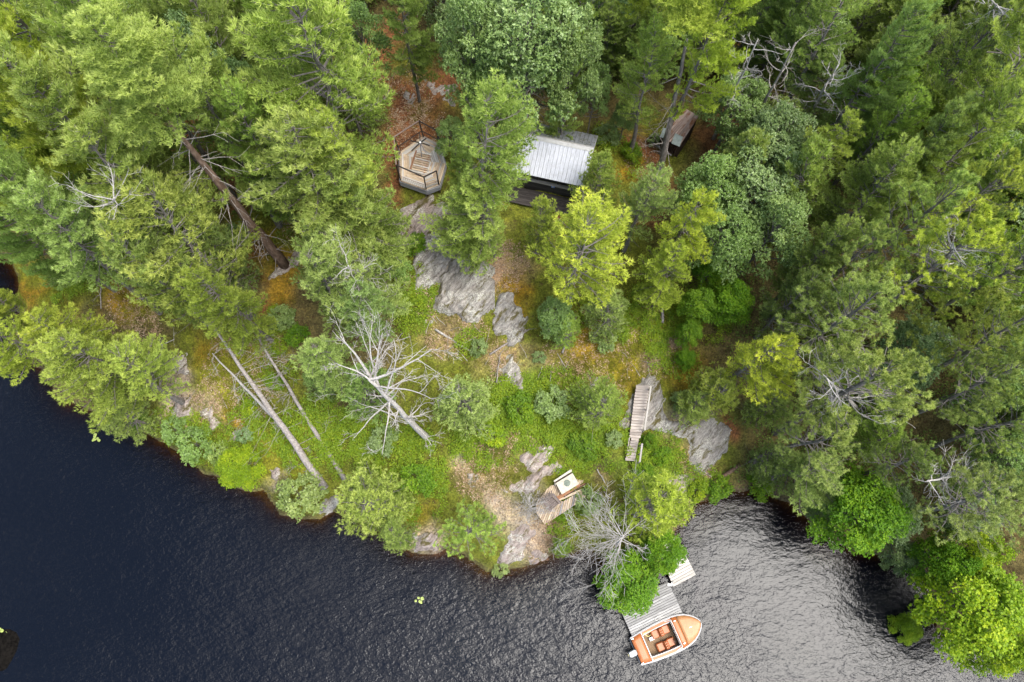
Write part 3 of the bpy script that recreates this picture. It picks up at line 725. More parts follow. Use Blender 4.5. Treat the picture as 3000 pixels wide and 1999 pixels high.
def make_red_pine(seed, H=14.0, Rad=3.0, base=.5):
    rs = np.random.RandomState(seed); rnd = random.Random(seed)
    wood = MB(); Cs, Ds, Ts = [], [], []
    la = rnd.random() * 6.28
    def tp(z):
        f = z / H; return Vector((.4 * f * f * math.cos(la) + .1 * math.sin(z * .7), .4 * f * f * math.sin(la), z))
    zs = [H * i / 12 for i in range(13)]
    wood.tube([tp(z) for z in zs], [.016 * H * (1 - z / H) ** .7 + .015 for z in zs], 7)
    z = H * base
    while z < H * .99:
        f = (z - H * base) / (H * (1 - base))
        prof = Rad * (1 - f) ** .5 * (.5 + .5 * min(1, f * 3 + .3)) + .15
        for b in range(rnd.randint(3, 4)):
            az = rnd.random() * 6.283; L = prof * rnd.uniform(.6, 1.15)
            el = R(rnd.uniform(-5, 22) + 35 * f)
            def grow(p, az, el, L, r, depth):
                pts = [p.copy()]; ns = 5
                for i in range(ns):
                    az += rnd.uniform(-.3, .3); e2 = el + rnd.uniform(-.15, .15) + .3 * (i / ns) ** 2
                    p = p + Vector((math.cos(az) * math.cos(e2), math.sin(az) * math.cos(e2), math.sin(e2))) * (L / ns)
                    pts.append(p.copy())
                    if depth > 0 and i >= 1 and rnd.random() < .85:
                        grow(p, az + rnd.choice((-1, 1)) * rnd.uniform(.5, 1.1), e2 + rnd.uniform(-.1, .3), L * rnd.uniform(.3, .55) * (1.1 - .12 * i), r * .5, depth - 1)
                wood.tube(pts, [r * (1 - .7 * i / ns) for i in range(ns + 1)], 3, False)
                d = np.array((pts[-1] - pts[-2]).normalized())
                t0 = rnd.uniform(.2, .85)
                Cs.append(np.array(pts[-1])); Ds.append(d); Ts.append(t0)
                if rnd.random() < .35:
                    Cs.append(np.array(pts[-1]) - d * .13 + rs.normal(0, .06, 3)); Ds.append(d); Ts.append(t0 - .1)
                for _ in range(1):
                    if rnd.random() < .6:
                        Cs.append(np.array(pts[-2]) + rs.normal(0, .12, 3)); Ds.append(unit(d + rs.normal(0, .5, 3) + [0, 0, .5])); Ts.append(t0 - .05)
            grow(tp(z), az, el, L, .012 + .012 * L, 2)
        z += .55 * rnd.uniform(.7, 1.2)
    V, F, T = blades(np.array(Cs), np.array(Ds) * .35 + [0, 0, .15], 36, .16, .012, .8, rs, np.array(Ts), .15)
    return wood, V, F, T, H, Rad

def make_broadleaf(seed, H=10.0, Rad=3.2, base=.35, leaf=.15, ros=6, lobes=26, dens=125, wr=.28, out=.0, flat=.62):
    rs = np.random.RandomState(seed); rnd = random.Random(seed)
    wood = MB(); Cs, Ts, Ds = [], [], []
    top = Vector((rnd.uniform(-.3, .3), rnd.uniform(-.3, .3), H * .72))
    wood.tube([(0, 0, 0), (.06, .04, H * .25), tuple(top * .7), tuple(top)], [.018 * H, .013 * H, .008 * H, .003 * H], 7)
    for i in range(lobes):
        # clump centres spread through an uneven dome, upper ones more
        a = i * 2.399 + rnd.uniform(-.3, .3); u = (i + .5) / lobes
        r = Rad * (.25 + .66 * math.sqrt(u)) * rnd.uniform(.8, 1.08) * (0.55 if rnd.random() < .12 else 1)
        zc = H * (base + (1 - base) * (.86 * (1 - u * .85) ** .8)) * rnd.uniform(.88, 1.03)
        c = Vector((r * math.cos(a), r * math.sin(a), zc))
        rad = Rad * rnd.uniform(.20, .34)
        st = Vector((0, 0, H * (base * .7 + .35 * (1 - u)))) + top * .1
        mid = st.lerp(c, .55) + Vector((0, 0, -.12 * r))
        wood.tube([st, mid, c], [.006 * H, .004 * H, .01], 4, False)
        k = int(dens * (rad / (Rad * .27)) ** 2)
        d = unit(rs.normal(0, 1, (k, 3)) + np.array([0, 0, .55]))
        rr = rad * (.45 + .6 * rs.rand(k) ** .6)[:, None]
        p = np.array(c) + d * rr * np.array([1, 1, flat]) + rs.normal(0, .07, (k, 3))
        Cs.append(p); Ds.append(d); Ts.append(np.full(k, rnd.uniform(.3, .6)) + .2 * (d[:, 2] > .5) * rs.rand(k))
        for _ in range(3):
            q = p[rnd.randrange(k)]
            wood.tube([c, Vector(q)], [.015, .004], 3, False)
    V, F, T = leaves(np.concatenate(Cs), np.concatenate(Ds), ros, leaf, wr, 1.0, rs, np.concatenate(Ts), out)
    return wood, V, F, T, H, Rad

class Kind:
    """one species variant: shared meshes plus nominal size"""
    def __init__(s, res, crown_mat, bark):
        wood, V, F, T, s.H, s.R = res
        s.trunk = wood.mesh('trunk', bark)
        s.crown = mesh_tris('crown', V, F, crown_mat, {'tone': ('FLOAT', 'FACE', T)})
        s.tris = len(F) * (F.shape[1] - 2)
WP = [Kind(make_white_pine(s, H, r, b, gap=g, lean=l), M_NEEDLE, M_BARK) for s, H, r, b, g, l in
      ((1, 13, 2.9, .28, .05, .3), (2, 14, 2.6, .35, .12, .6), (3, 12, 3.1, .25, .08, .2), (4, 15, 2.7, .42, .15, .8), (5, 13, 2.5, .22, .1, .4))]
WPS = [Kind(make_white_pine(s, 6.5, 1.7, .12, whorl=.36, lat_step=.22, tuft=.17, gap=.05, nb=(4, 6)), M_NEEDLE, M_BARK) for s in (11, 12, 13)]
RP = [Kind(make_red_pine(s, 14, 3.1, b), M_REDNEEDLE, M_BARK) for s, b in ((21, .45), (22, .55), (23, .5))]
OK_ = [Kind(make_broadleaf(s, 10, 3.2, .3, .155, 7, 30, 118, .25, .3), M_OAK, M_BARK) for s in (31, 32, 33)]
MP = [Kind(make_broadleaf(s, 8, 2.8, .25, .135, 4, 34, 150, .36), M_MAPLE, M_BARK) for s in (41, 42, 43)]
BU = [Kind(make_broadleaf(s, 1.5, 1.1, .1, .10, 4, 14, 60, .36), M_MAPLE, M_BARK) for s in (51, 52)]
BUD = [Kind(make_broadleaf(s, 1.8, 1.1, .1, .10, 6, 14, 55, .28, .3), M_OAK, M_BARK) for s in (53, 54)]

TINT = {'n': (1, 1, 1), 'yel': (1.2, 1.12, .72), 'vyel': (1.55, 1.36, .75), 'pal': (1.1, 1.06, 1.05), 'blu': (.86, .94, 1.15), 'grn': (.90, 1.0, .74), 'dul': (.92, .92, 1.0), 'dk': (.74, .78, .85), 'oli': (1.08, 1.02, .8),
        'bril': (1.75, 1.4, .9), 'pblu': (1.05, 1.06, 1.2)}
tree_no = [0]
def tree(kinds, name, label, cat, x, y, H, rad, tint='n', group=None, zscale=None, ground_z=None, lean=(0, 0)):
    i = tree_no[0]; tree_no[0] += 1
    rnd = random.Random(900 + i)
    k = kinds[rnd.randrange(len(kinds))]
    gz = ground(x, y) - .08 if ground_z is None else ground_z
    e = empty(name, (x, y, gz))
    e.rotation_euler = (lean[0] + rnd.uniform(-.03, .03), lean[1] + rnd.uniform(-.03, .03), rnd.uniform(0, 6.283))
    e.scale = (rad / k.R, rad / k.R, H / k.H)
    c = TINT[tint]; j = rnd.uniform(.92, 1.12) * (1.14 if kinds is RP else 1.0)
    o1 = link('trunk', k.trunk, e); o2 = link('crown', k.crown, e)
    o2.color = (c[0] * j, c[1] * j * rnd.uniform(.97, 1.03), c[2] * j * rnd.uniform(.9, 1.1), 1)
    tag(e, label, cat, group)
    return e
def crown_at(u, v, rpx, H, cz=.66):
    """place a tree of height H so that the middle of its crown is seen at (u, v): world x, y and crown radius in metres"""
    z = 4.0
    for _ in range(12):
        p = world_at(u * K, v * K, z + cz * H); g = max(ground(p.x, p.y), 0); z = .5 * z + .5 * g
    p = world_at(u * K, v * K, z + cz * H)
    return p.x, p.y, rpx * K * depth_at(v * K, z + cz * H) / FPX
GF = 'trees of the dense forest round the clearing'
trees = [
 # kind, u, v, r, height, tint, label
 ('wp', 60, 60, 110, 17, 'yel', 'yellow-green white pine filling the top left corner of the view'),
 ('wp', 235, 70, 120, 18, 'pal', 'pale full white pine at the top edge, second from the left corner'),
 ('wp', 350, 190, 120, 17, 'n', 'wide fresh green white pine above the gap with the bare brown trunk'),
 ('wp', 130, 260, 115, 18, 'yel', 'wide yellow-green white pine near the left edge below the corner pine'),
 ('wp', 30, 200, 80, 16, 'oli', 'olive white pine half cut by the left edge under the corner pine'),
 ('wp', 410, 50, 85, 15, 'n', 'mid green white pine at the top edge, third from the left corner'),
 ('wp', 520, 110, 85, 14, 'dul', 'dull green pine at the top between the pale pines and the grey-twigged one'),
 ('oak', 480, 175, 75, 13, 'blu', 'blue-green broadleaf tree among pines left of the grey-twigged pine'),
 ('oak', 560, 215, 50, 11, 'blu', 'small blue-green broadleaf crown tucked against the grey-twigged pine'),
 ('wp', 600, 60, 80, 15, 'grn', 'green pine at the top edge just left of the narrow orange moss opening'),
 ('wp', 215, 340, 100, 17, 'pal', 'pale green white pine left of the tall bare brown trunk'),
 ('wp', 60, 370, 80, 16, 'yel', 'yellowish pine at the left edge level with the long bare trunk'),
 ('wp', 500, 300, 90, 15, 'n', 'fresh green pine on the right side of the long bare trunk'),
 ('wp', 590, 370, 80, 13, 'grn', 'deep green pine between the long bare trunk and the grey-twigged pine'),
 ('wp', 735, 200, 165, 16, 'pal', 'huge feathery pale pine with whitish twigs radiating in its top'),
 ('wp', 720, 390, 120, 13, 'pal', 'pale pine leaning against the feathery one, just below it'),
 ('wp', 820, 380, 80, 12, 'oli', 'yellow-olive pine reaching towards the gazebo from the left'),
 ('wp', 790, 480, 85, 10, 'n', 'green pine overhanging the top of the pink slab below the gazebo'),
 ('wp', 300, 470, 125, 15, 'pal', 'pale white pine with a bare silvery twig fan, left centre of the forest'),
 ('wp', 440, 590, 125, 13, 'oli', 'broad layered olive pine above the left shore clearing'),
 ('wp', 360, 640, 95, 12, 'n', 'green pine hanging over the dark leaf hollow by the left shore'),
 ('wp', 530, 690, 70, 10, 'oli', 'small olive pine right above the tips of the leaning dead trunks'),
 ('wp', 100, 480, 90, 15, 'pblu', 'bluish pale pine above the narrow cove at the left edge'),
 ('wp', 170, 570, 90, 14, 'pblu', 'second bluish pale pine, down slope from the cove pine'),
 ('wp', 40, 510, 60, 14, 'blu', 'blue-green pine at the left edge right above the cove'),
 ('wp', 15, 700, 40, 8, 'yel', 'thin yellow pine standing at the cove on the left edge'),
 ('wp', 40, 785, 70, 9, 'yel', 'yellow-green pine leaning over the dark water at the left edge'),
 ('wp', 150, 780, 75, 9, 'yel', 'yellow pine between the leaning shore pine and the large shore pine'),
 ('wp', 240, 825, 98, 9, 'oli', 'large olive white pine overhanging the dark water on the left shore'),
 ('wp', 330, 880, 75, 7.5, 'oli', 'rounded olive pine at the right flank of the large shore pine'),
 ('wps', 290, 955, 55, 4.5, 'dul', 'small dull green pine low under the large shore pine'),
 ('wp', 1092, 385, 106, 12.5, 'n', 'full fresh green pine between gazebo and metal roofed cabin'),
 ('wp', 1128, 492, 78, 8, 'n', 'lower green pine directly below the full pine beside the cabin'),
 ('wp', 1058, 410, 40, 8, 'n', 'slender green pine whose branches reach over the gazebo deck'),
 ('wp', 1318, 628, 112, 10, 'vyel', 'brightest yellow-green pine in front of the cabin'),
 ('wps', 1240, 510, 45, 6, 'oli', 'small olive pine below the cabin corner, left of the bright yellow pine'),
 ('wp', 1465, 480, 60, 8, 'pblu', 'bluish green pine at the upper right of the bright yellow pine'),
 ('wps', 1370, 410, 52, 6.5, 'n', 'light green pine at the right corner of the metal roof'),
 ('wp', 1575, 510, 62, 10, 'vyel', 'yellow pine standing alone right of the mossy path'),
 ('wp', 1540, 630, 62, 7.5, 'yel', 'yellow-green pine under the lone yellow pine, its post-like trunk showing'),
 ('wp', 1300, 215, 48, 10, 'n', 'light green pine drooping over the back of the metal roof'),
 ('wps', 1400, 720, 55, 5, 'dul', 'dull dark pine on the moss below the bright yellow pine'),
 ('oak', 1215, 50, 150, 13, 'n', 'largest dark oak with star shaped leaf clusters, top centre'),
 ('oak', 1080, 70, 90, 12, 'n', 'dark oak left of the largest oak at the top edge'),
 ('oak', 1320, 100, 80, 12, 'n', 'dark oak right of the largest oak above the bare pole twigs'),
 ('oak', 1125, 178, 72, 9, 'grn', 'deep green oak below the largest oak, left of the twiggy dead pole'),
 ('oak', 1370, 190, 40, 7, 'grn', 'narrow dark oak behind the right end of the metal roof'),
 ('oak', 1040, 300, 38, 4.5, 'grn', 'small dark oak between gazebo frame and the full green pine'),
 ('oak', 820, 60, 60, 8, 'grn', 'dark green broadleaf tree right of the feathery pine at the top'),
 ('wp', 925, 40, 62, 11, 'dul', 'dull green pine over the red needle slope at the top edge'),
 ('wp', 1600, 115, 72, 14, 'yel', 'yellow-green pine right above the tilted roof shed'),
 ('wp', 1490, 200, 62, 10, 'n', 'fresh green pine left of the tilted roof shed'),
 ('wp', 1490, 100, 45, 9, 'dul', 'shaded pine behind the dark gap at the top centre'),
 ('oak', 1700, 225, 80, 7, 'grn', 'dark green oak beneath the pair of leaning silver snags'),
 ('oak', 1760, 390, 115, 8.5, 'n', 'large pale green oak in the right half below the snags'),
 ('oak', 1640, 420, 85, 8, 'grn', 'dark green oak just right of the lone yellow pine'),
 ('oak', 1790, 510, 80, 9, 'n', 'paler oak below the large pale one'),
 ('oak', 1680, 540, 75, 8, 'grn', 'dark oak with bare twigs, right of the yellow-green pine'),
 ('oak', 1440, 255, 34, 4, 'grn', 'little dark oak at the right end of the metal roof'),
 ('wp', 1905, 350, 62, 10, 'oli', 'olive pine behind the silver snag with curled limbs'),
 ('wp', 1890, 90, 80, 13, 'dul', 'dull green pine at the top right of the leaning trunk'),
 ('wp', 1800, 60, 45, 9, 'dul', 'shaded small pine at the top beside the leaning trunk'),
 ('wp', 2000, 180, 80, 13, 'blu', 'bluish pine just left of the bright green opening at upper right'),
 ('wp', 2000, 320, 60, 10, 'grn', 'green pine at the lower left of the bright green opening'),
 ('mp', 2080, 90, 62, 6, 'grn', 'bright green maple at the top of the sunny opening, upper right'),
 ('mp', 2120, 190, 62, 6, 'n', 'yellowish maple in the middle of the sunny opening, upper right'),
 ('mp', 2060, 300, 55, 5, 'n', 'vivid green maple at the lower end of the sunny opening'),
 ('rp', 2290, 60, 110, 15, 'n', 'red pine with long bare limbs filling the top right corner'),
 ('rp', 2190, 130, 60, 13, 'dul', 'thin red pine left of the top right corner pine'),
 ('wp', 2255, 240, 98, 15, 'pal', 'pale white pine near the right edge under the corner pine'),
 ('wp', 2200, 350, 88, 14, 'pal', 'pale white pine beneath the other pale one at the right'),
 ('wp', 2100, 380, 70, 12, 'pblu', 'bluish pale pine with two thin birch-like twigs at right'),
 ('wp', 1990, 460, 80, 11, 'dul', 'dull olive pine right of the pale oaks'),
 ('rp', 2090, 500, 98, 13, 'n', 'tufted red pine right of centre in the upper right forest'),
 ('rp', 2230, 470, 80, 13, 'oli', 'olive tufted red pine near the right edge'),
 ('rp', 2150, 620, 122, 14, 'yel', 'broad yellowish red pine with crossing bare limbs at the right'),
 ('rp', 1960, 600, 80, 11, 'n', 'tufted red pine left of the broad yellowish one'),
 ('wp', 1870, 600, 62, 10, 'dul', 'shaded pine among broadleaf trees right of the path'),
 ('rp', 1930, 740, 112, 13, 'n', 'tufted red pine with a bare spreading top right of the lone path'),
 ('rp', 1950, 900, 140, 13, 'n', 'largest red pine with a fan of naked limbs above the bay'),
 ('rp', 1860, 1000, 92, 9, 'dul', 'dull red pine at the inner corner of the bay'),
 ('wp', 1720, 835, 78, 9, 'vyel', 'pale yellow pine right of the stair rock'),
 ('wps', 1640, 900, 60, 5, 'oli', 'olive pine touching the upper right of the stair rock'),
 ('wps', 1600, 930, 42, 3.6, 'n', 'small green pine on the right edge of the bedrock by the stairs'),
 ('wps', 1770, 930, 52, 5, 'dul', 'dark pine squeezed between the pale yellow pine and the bay'),
 ('rp', 2300, 620, 85, 14, 'grn', 'green red pine cut by the right edge at mid height'),
 ('wp', 2310, 400, 60, 12, 'dk', 'very dark pine at the right edge behind the pale pines'),
 ('rp', 2290, 790, 88, 13, 'n', 'tufted red pine at the right edge over the dark hollow'),
 ('rp', 2230, 900, 88, 12, 'dul', 'shaded red pine below the dark hollow at the right'),
 ('rp', 2330, 970, 80, 12, 'n', 'red pine at the right edge above the big bare grey limb'),
 ('rp', 2240, 1150, 120, 10, 'dul', 'grey-green red pine under the big bare limb at the lower right'),
 ('rp', 2080, 1060, 70, 9, 'dk', 'dark red pine behind the bright bay maple'),
 ('wp', 1830, 1075, 75, 6.5, 'dul', 'grey-green pine leaning over the water at head of the bay'),
 ('wps', 1760, 1040, 45, 4.5, 'dk', 'very dark little pine at the head of the bay'),
 ('mp', 2000, 1165, 98, 7, 'grn', 'round bright green maple overhanging the bay'),
 ('oak', 1905, 1175, 42, 4, 'grn', 'small dark leafed tree at left foot of the round bay maple'),
 ('mp', 2278, 1385, 122, 8, 'bril', 'largest vivid yellow-green maple in the lower right corner'),
 ('mp', 2195, 1290, 62, 7, 'grn', 'bright maple on the upper left of the largest vivid one'),
 ('mp', 2320, 1480, 75, 7, 'bril', 'vivid maple in the extreme lower right corner'),
 ('mp', 2250, 1260, 60, 7, 'bril', 'yellow-green maple top rising above the corner maples'),
 ('mp', 2115, 1450, 36, 2.6, 'bril', 'low maple branch clump reaching out over the bay water'),
 ('oak', 2090, 1275, 45, 4, 'dk', 'dark undergrowth tree at the inner edge of the black water'),
 ('wp', 745, 650, 92, 10, 'pblu', 'bluish pine with a bare crooked top left of the main slab'),
 ('wp', 850, 690, 68, 8.5, 'blu', 'blue-green pine right of the bare crooked top'),
 ('wp', 750, 800, 66, 7.5, 'pblu', 'bluish pine left of the big white dead tree'),
 ('wps', 830, 880, 66, 6, 'blu', 'bluish young pine beneath the limbs of the big white dead tree'),
 ('wps', 740, 870, 40, 4, 'blu', 'small bluish pine to the lower left of the big white dead tree'),
 ('oak', 890, 590, 42, 5, 'grn', 'dark green broadleaf bush tree beside the pink slab'),
 ('wps', 1065, 915, 72, 6, 'pblu', 'fresh green young pine right of the big white dead tree'),
 ('wps', 1375, 945, 55, 5, 'n', 'light green young pine left of the wooden stairs'),
 ('wps', 855, 1160, 86, 6.5, 'pal', 'pale young pine at the water below the leaning dead trunks'),
 ('wps', 900, 1230, 45, 4.5, 'n', 'green young pine on the shore, right of the pale one'),
 ('rp', 1085, 1215, 76, 6, 'grn', 'soft dull green pine on the shore left of the fire deck'),
 ('wps', 1505, 1170, 84, 7.0, 'yel', 'yellow-green pine behind the bare radiating tree by the dock'),
 ('mp', 1448, 1330, 76, 4.5, 'grn', 'deep green maple overhanging the dock end'),
 ('mp', 1526, 1262, 54, 4.5, 'grn', 'deep green maple beside the dock on the bay side'),
 ('wps', 1290, 1260, 25, 2.4, 'grn', 'tiny dark pine at the water left of the radiating bare tree'),
 ('mp', 545, 1070, 52, 3.0, 'bril', 'bright yellow-green maple bush alone on the left shore'),
 ('mp', 1610, 690, 45, 4, 'n', 'bright green maple right of the mossy path'),
 ('mp', 1690, 680, 50, 4.5, 'grn', 'deep green maple further right of the mossy path'),
 ('mp', 1640, 610, 40, 4, 'grn', 'dark maple under the oak right of the yellow-green pine'),
 ('mp', 1590, 760, 32, 3, 'n', 'small bright maple at bend of the path'),
 ('mp', 1580, 820, 22, 1.8, 'grn', 'lone round green sapling beside the path'),
 ('oak', 1280, 720, 48, 4, 'grn', 'dark broadleaf tree at lower left of the bright yellow pine'),
 ('wps', 1310, 770, 36, 3.2, 'grn', 'green little pine below the dark broadleaf tree in the clearing'),
]
KIND = {'wp': (WP, 'white_pine', 'pine tree'), 'wps': (WPS, 'young_pine', 'pine tree'), 'rp': (RP, 'red_pine', 'pine tree'), 'oak': (OK_, 'oak_tree', 'oak tree'), 'mp': (MP, 'maple_tree', 'maple tree')}
placed = []
for kd, u, v, r, H, ti, lab in trees:
    ks, nm, cat = KIND[kd]
    x, y, rm = crown_at(u, v, r, H, .62 if kd in ('wp', 'wps') else .72)
    rm *= {'wp': 1.22, 'wps': 1.15, 'rp': 1.12}.get(kd, 1.0)
    tree(ks, nm, lab, cat, x, y, H, rm, ti, GF)
    placed.append((x, y))

bushes = [
 (690, 1140, 55, 1.6, 'd', 'oli', 'rounded olive bush overhanging the water left of the dead trunk roots'),
 (450, 1020, 45, 1.5, 'd', 'grn', 'green bush at the water above the bright maple bush'),
 (500, 1040, 30, 1.2, 'd', 'oli', 'small olive bush between the shore bush and the bright maple bush'),
 (960, 1095, 42, 1.4, 'b', 'n', 'bright green bush right of the shrub slope below the white dead tree'),
 (320, 960, 30, 1.2, 'b', 'n', 'bright little bush at the water, left shore'),
 (400, 985, 32, 1.1, 'd', 'grn', 'dull bush along the left waterline'),
 (630, 880, 22, .8, 'b', 'yel', 'yellow-green bush between the two leaning dead trunks'),
 (570, 935, 22, .8, 'b', 'bril', 'vivid small bush left of the longest leaning dead trunk'),
 (560, 1000, 20, .8, 'd', 'blu', 'blue-green seedling bush on the left mossy slope'),
 (545, 540, 30, 1.4, 'd', 'grn', 'dark bush left of the tall bare trunk base'),
 (650, 730, 35, 1.4, 'd', 'n', 'dark green bush below the tall bare trunk'),
 (680, 770, 28, 1.2, 'b', 'grn', 'deep green bush right of the thin leaning trunk tip'),
 (1100, 800, 22, .9, 'd', 'n', 'dark leafy sprig beside the stick heap'),
 (1240, 820, 16, .6, 'd', 'n', 'tiny green bush on brown grass in the clearing'),
 (1390, 780, 30, 1.1, 'd', 'n', 'green bush below the dull dark pine'),
 (1270, 930, 45, 1.4, 'd', 'n', 'blue-green bush in the shrub band below the dark hollow'),
 (1190, 940, 40, 1.2, 'b', 'oli', 'yellowish bush in the shrub band right of the young pine'),
 (1130, 1000, 35, 1.1, 'b', 'bril', 'yellowest bush in the shrub band'),
 (1490, 1015, 20, 1.1, 'b', 'n', 'bright bush growing against the lower flight of the stairs'),
 (1520, 1050, 26, 1.0, 'b', 'oli', 'yellow-green bush right of the lower flight of the stairs'),
 (1480, 1085, 26, 1.0, 'b', 'n', 'green bush at the foot of the stairs'),
 (1410, 1010, 22, .9, 'd', 'n', 'dark bush left of the lower flight of the stairs'),
 (1570, 920, 26, 1.2, 'd', 'n', 'green bush on the right side of the stair rock'),
 (1600, 1125, 28, 1.1, 'b', 'bril', 'bright bush between the two shore logs'),
 (1650, 1125, 34, 1.3, 'b', 'n', 'deep green bush at the waterline below the shore logs'),
 (1560, 1170, 18, .8, 'b', 'oli', 'small yellowish bush at the end of the shore log'),
 (1750, 1110, 34, 1.4, 'b', 'oli', 'yellow-green bush at the head of the bay'),
 (1150, 1305, 22, .7, 'd', 'oli', 'olive bush on the southernmost shore point'),
 (1280, 1180, 24, .9, 'b', 'oli', 'green bush under the lower edge of the fire deck'),
 (1350, 1150, 34, 1.2, 'd', 'n', 'dark bush right of the fire deck'),
 (960, 560, 26, 1.1, 'b', 'n', 'bright bush left of the broken grey rock'),
 (1400, 310, 30, 1.2, 'd', 'n', 'green bush behind the right corner of the metal roof'),
 (1450, 350, 26, 1.1, 'b', 'oli', 'yellow-green bush right of the metal roof'),
 (1505, 320, 18, .9, 'd', 'n', 'small bush by the edge of the shed deck'),
 (880, 1010, 35, 1.1, 'd', 'n', 'green bush behind the foot of the white dead tree'),
 (1340, 1020, 34, 1.0, 'b', 'n', 'green bush left of the stairs foot in the shrub band'),
 (140, 640, 30, 1.0, 'd', 'oli', 'olive bush on orange moss by the left cove'),
]
for u, v, r, H, kd, ti, lab in bushes:
    p = on_ground_k(u, v, H * .4); rm = r * K * depth_at(v * K, p.z) / FPX
    tree(BU if kd == 'b' else BUD, 'bush', lab, 'bush', p.x, p.y, H, rm, ti, 'bushes of the shore and clearing')

# understorey: shorter trees that close the forest between the big crowns
rnd = random.Random(77)
short = [(u, v, lab) for kd, u, v, r, H, ti, lab in trees if len(lab.split()) <= 11]
used_labels = set()
DIR = ['right of', 'upper right of', 'above', 'upper left of', 'left of', 'lower left of', 'below', 'lower right of']
def under_label(u, v, what):
    for su, sv, lab in sorted(short, key=lambda s: (s[0] - u) ** 2 + (s[1] - v) ** 2):
        k = int(((math.degrees(math.atan2(sv - v, u - su)) + 382.5) % 360) // 45)
        d = math.hypot(su - u, sv - v)
        for near in ((('tucked', ) if d < 70 else ('standing',)) + ('half hidden',)):
            t = '%s %s %s the %s' % (near, what, DIR[k], lab)
            if len(t.split()) <= 16 and t not in used_labels: used_labels.add(t); return t
    return 'low shaded tree of the forest'
zones = [(lambda u, v: u < 900 and v < 1000, 'dull green lower pine half hidden between the taller crowns of the left forest', 'understorey pines of the left forest'),
         (lambda u, v: 900 <= u < 1620, 'shaded lower tree between the tall crowns at the top centre', 'understorey trees at the top centre'),
         (lambda u, v: True, 'dull green lower tree half hidden under the tall red pines of the right forest', 'understorey trees of the right forest')]
for i in range(1500):
    x = rnd.uniform(-42, 46); y = rnd.uniform(2, 50); H = rnd.uniform(4.5, 9.5)
    if ground(x, y) < .6: continue
    g = ground(x, y); rm = rnd.uniform(1.3, 2.0)
    bad = False
    for f in (0.0, .35, .7, .95):
        u, v = project(x, y, g + f * H); u /= K; v /= K
        D = (CAM_H - g - f * H); pr = rm * (1 - f * .6) * FPX / D / K
        if in_clear(u, v)[0] > -pr * .75: bad = True; break
    if bad: continue
    u, v = project(x, y, g); u /= K; v /= K
    if u < -250 or u > 2600 or v < -160 or v > 1600: continue
    if any((x - a) ** 2 + (y - b) ** 2 < 1.55 ** 2 for a, b in placed): continue
    placed.append((x, y))
    for z in zones:
        if z[0](u, v): break
    if v > 1050 and u > 1700: ks, nm, cat, ti = (BUD + OK_)[2:], 'oak_tree', 'tree', rnd.choice(('grn', 'dk'))
    elif rnd.random() < .22: ks, nm, cat, ti = OK_, 'oak_tree', 'tree', rnd.choice(('grn', 'dk', 'blu'))
    else: ks, nm, cat, ti = WP[:3] + WPS, 'understorey_pine', 'tree', rnd.choice(('dul', 'grn', 'dul', 'dk', 'n'))
    um, vm = project(x, y, g + H * .7)
    tree(ks, nm, under_label(um / K, vm / K, 'low oak' if nm == 'oak_tree' else 'low pine'), cat, x, y, H, rm * 1.15, ti, z[2])
print('trees', tree_no[0], 'tris', [k.tris for k in WP + WPS + RP + OK_ + MP + BU + BUD])
# ------------------------------------------------------------------ bare trees, trunks, logs
def path_pts(a, b, n=8, sag=0.0, wob=.06, rnd=random):
    a, b = Vector(a), Vector(b); out = []
    for i in range(n + 1):
        f = i / n; p = a.lerp(b, f) + Vector((rnd.uniform(-wob, wob), rnd.uniform(-wob, wob), sag * math.sin(f * 3.14159)))
        out.append(p if 0 < i < n else (a.copy() if i == 0 else b.copy()))
    return out
def twigs(mb, p, d, L, r, depth, rnd, curl=.35, up=.12, kids=(3, 5), n=5, thin=.5):
    pts = [p.copy()]; d = d.normalized(); ch = []
    for i in range(n):
        d = (d + Vector((rnd.uniform(-curl, curl), rnd.uniform(-curl, curl), rnd.uniform(-curl, curl) * .6 + up))).normalized()
        p = p + d * (L / n); pts.append(p.copy())
        if i >= 0: ch.append((p.copy(), d.copy(), i))
    mb.tube(pts, [max(.006, r * (1 - .75 * i / n)) for i in range(n + 1)], 4 if r > .02 else 3, False)
    if depth > 0:
        for k in range(rnd.randint(*kids)):
            q, dd, i = rnd.choice(ch)
            side = dd.orthogonal().normalized(); side.rotate(Matrix.Rotation(rnd.uniform(0, 6.28), 3, dd))
            side.z *= .6
            twigs(mb, q, dd * .8 + side * rnd.uniform(.6, 1.1), L * rnd.uniform(.3, .6), r * thin * (1 - .08 * i), depth - 1, rnd, curl, up * .6, kids, max(3, n - 1), thin)
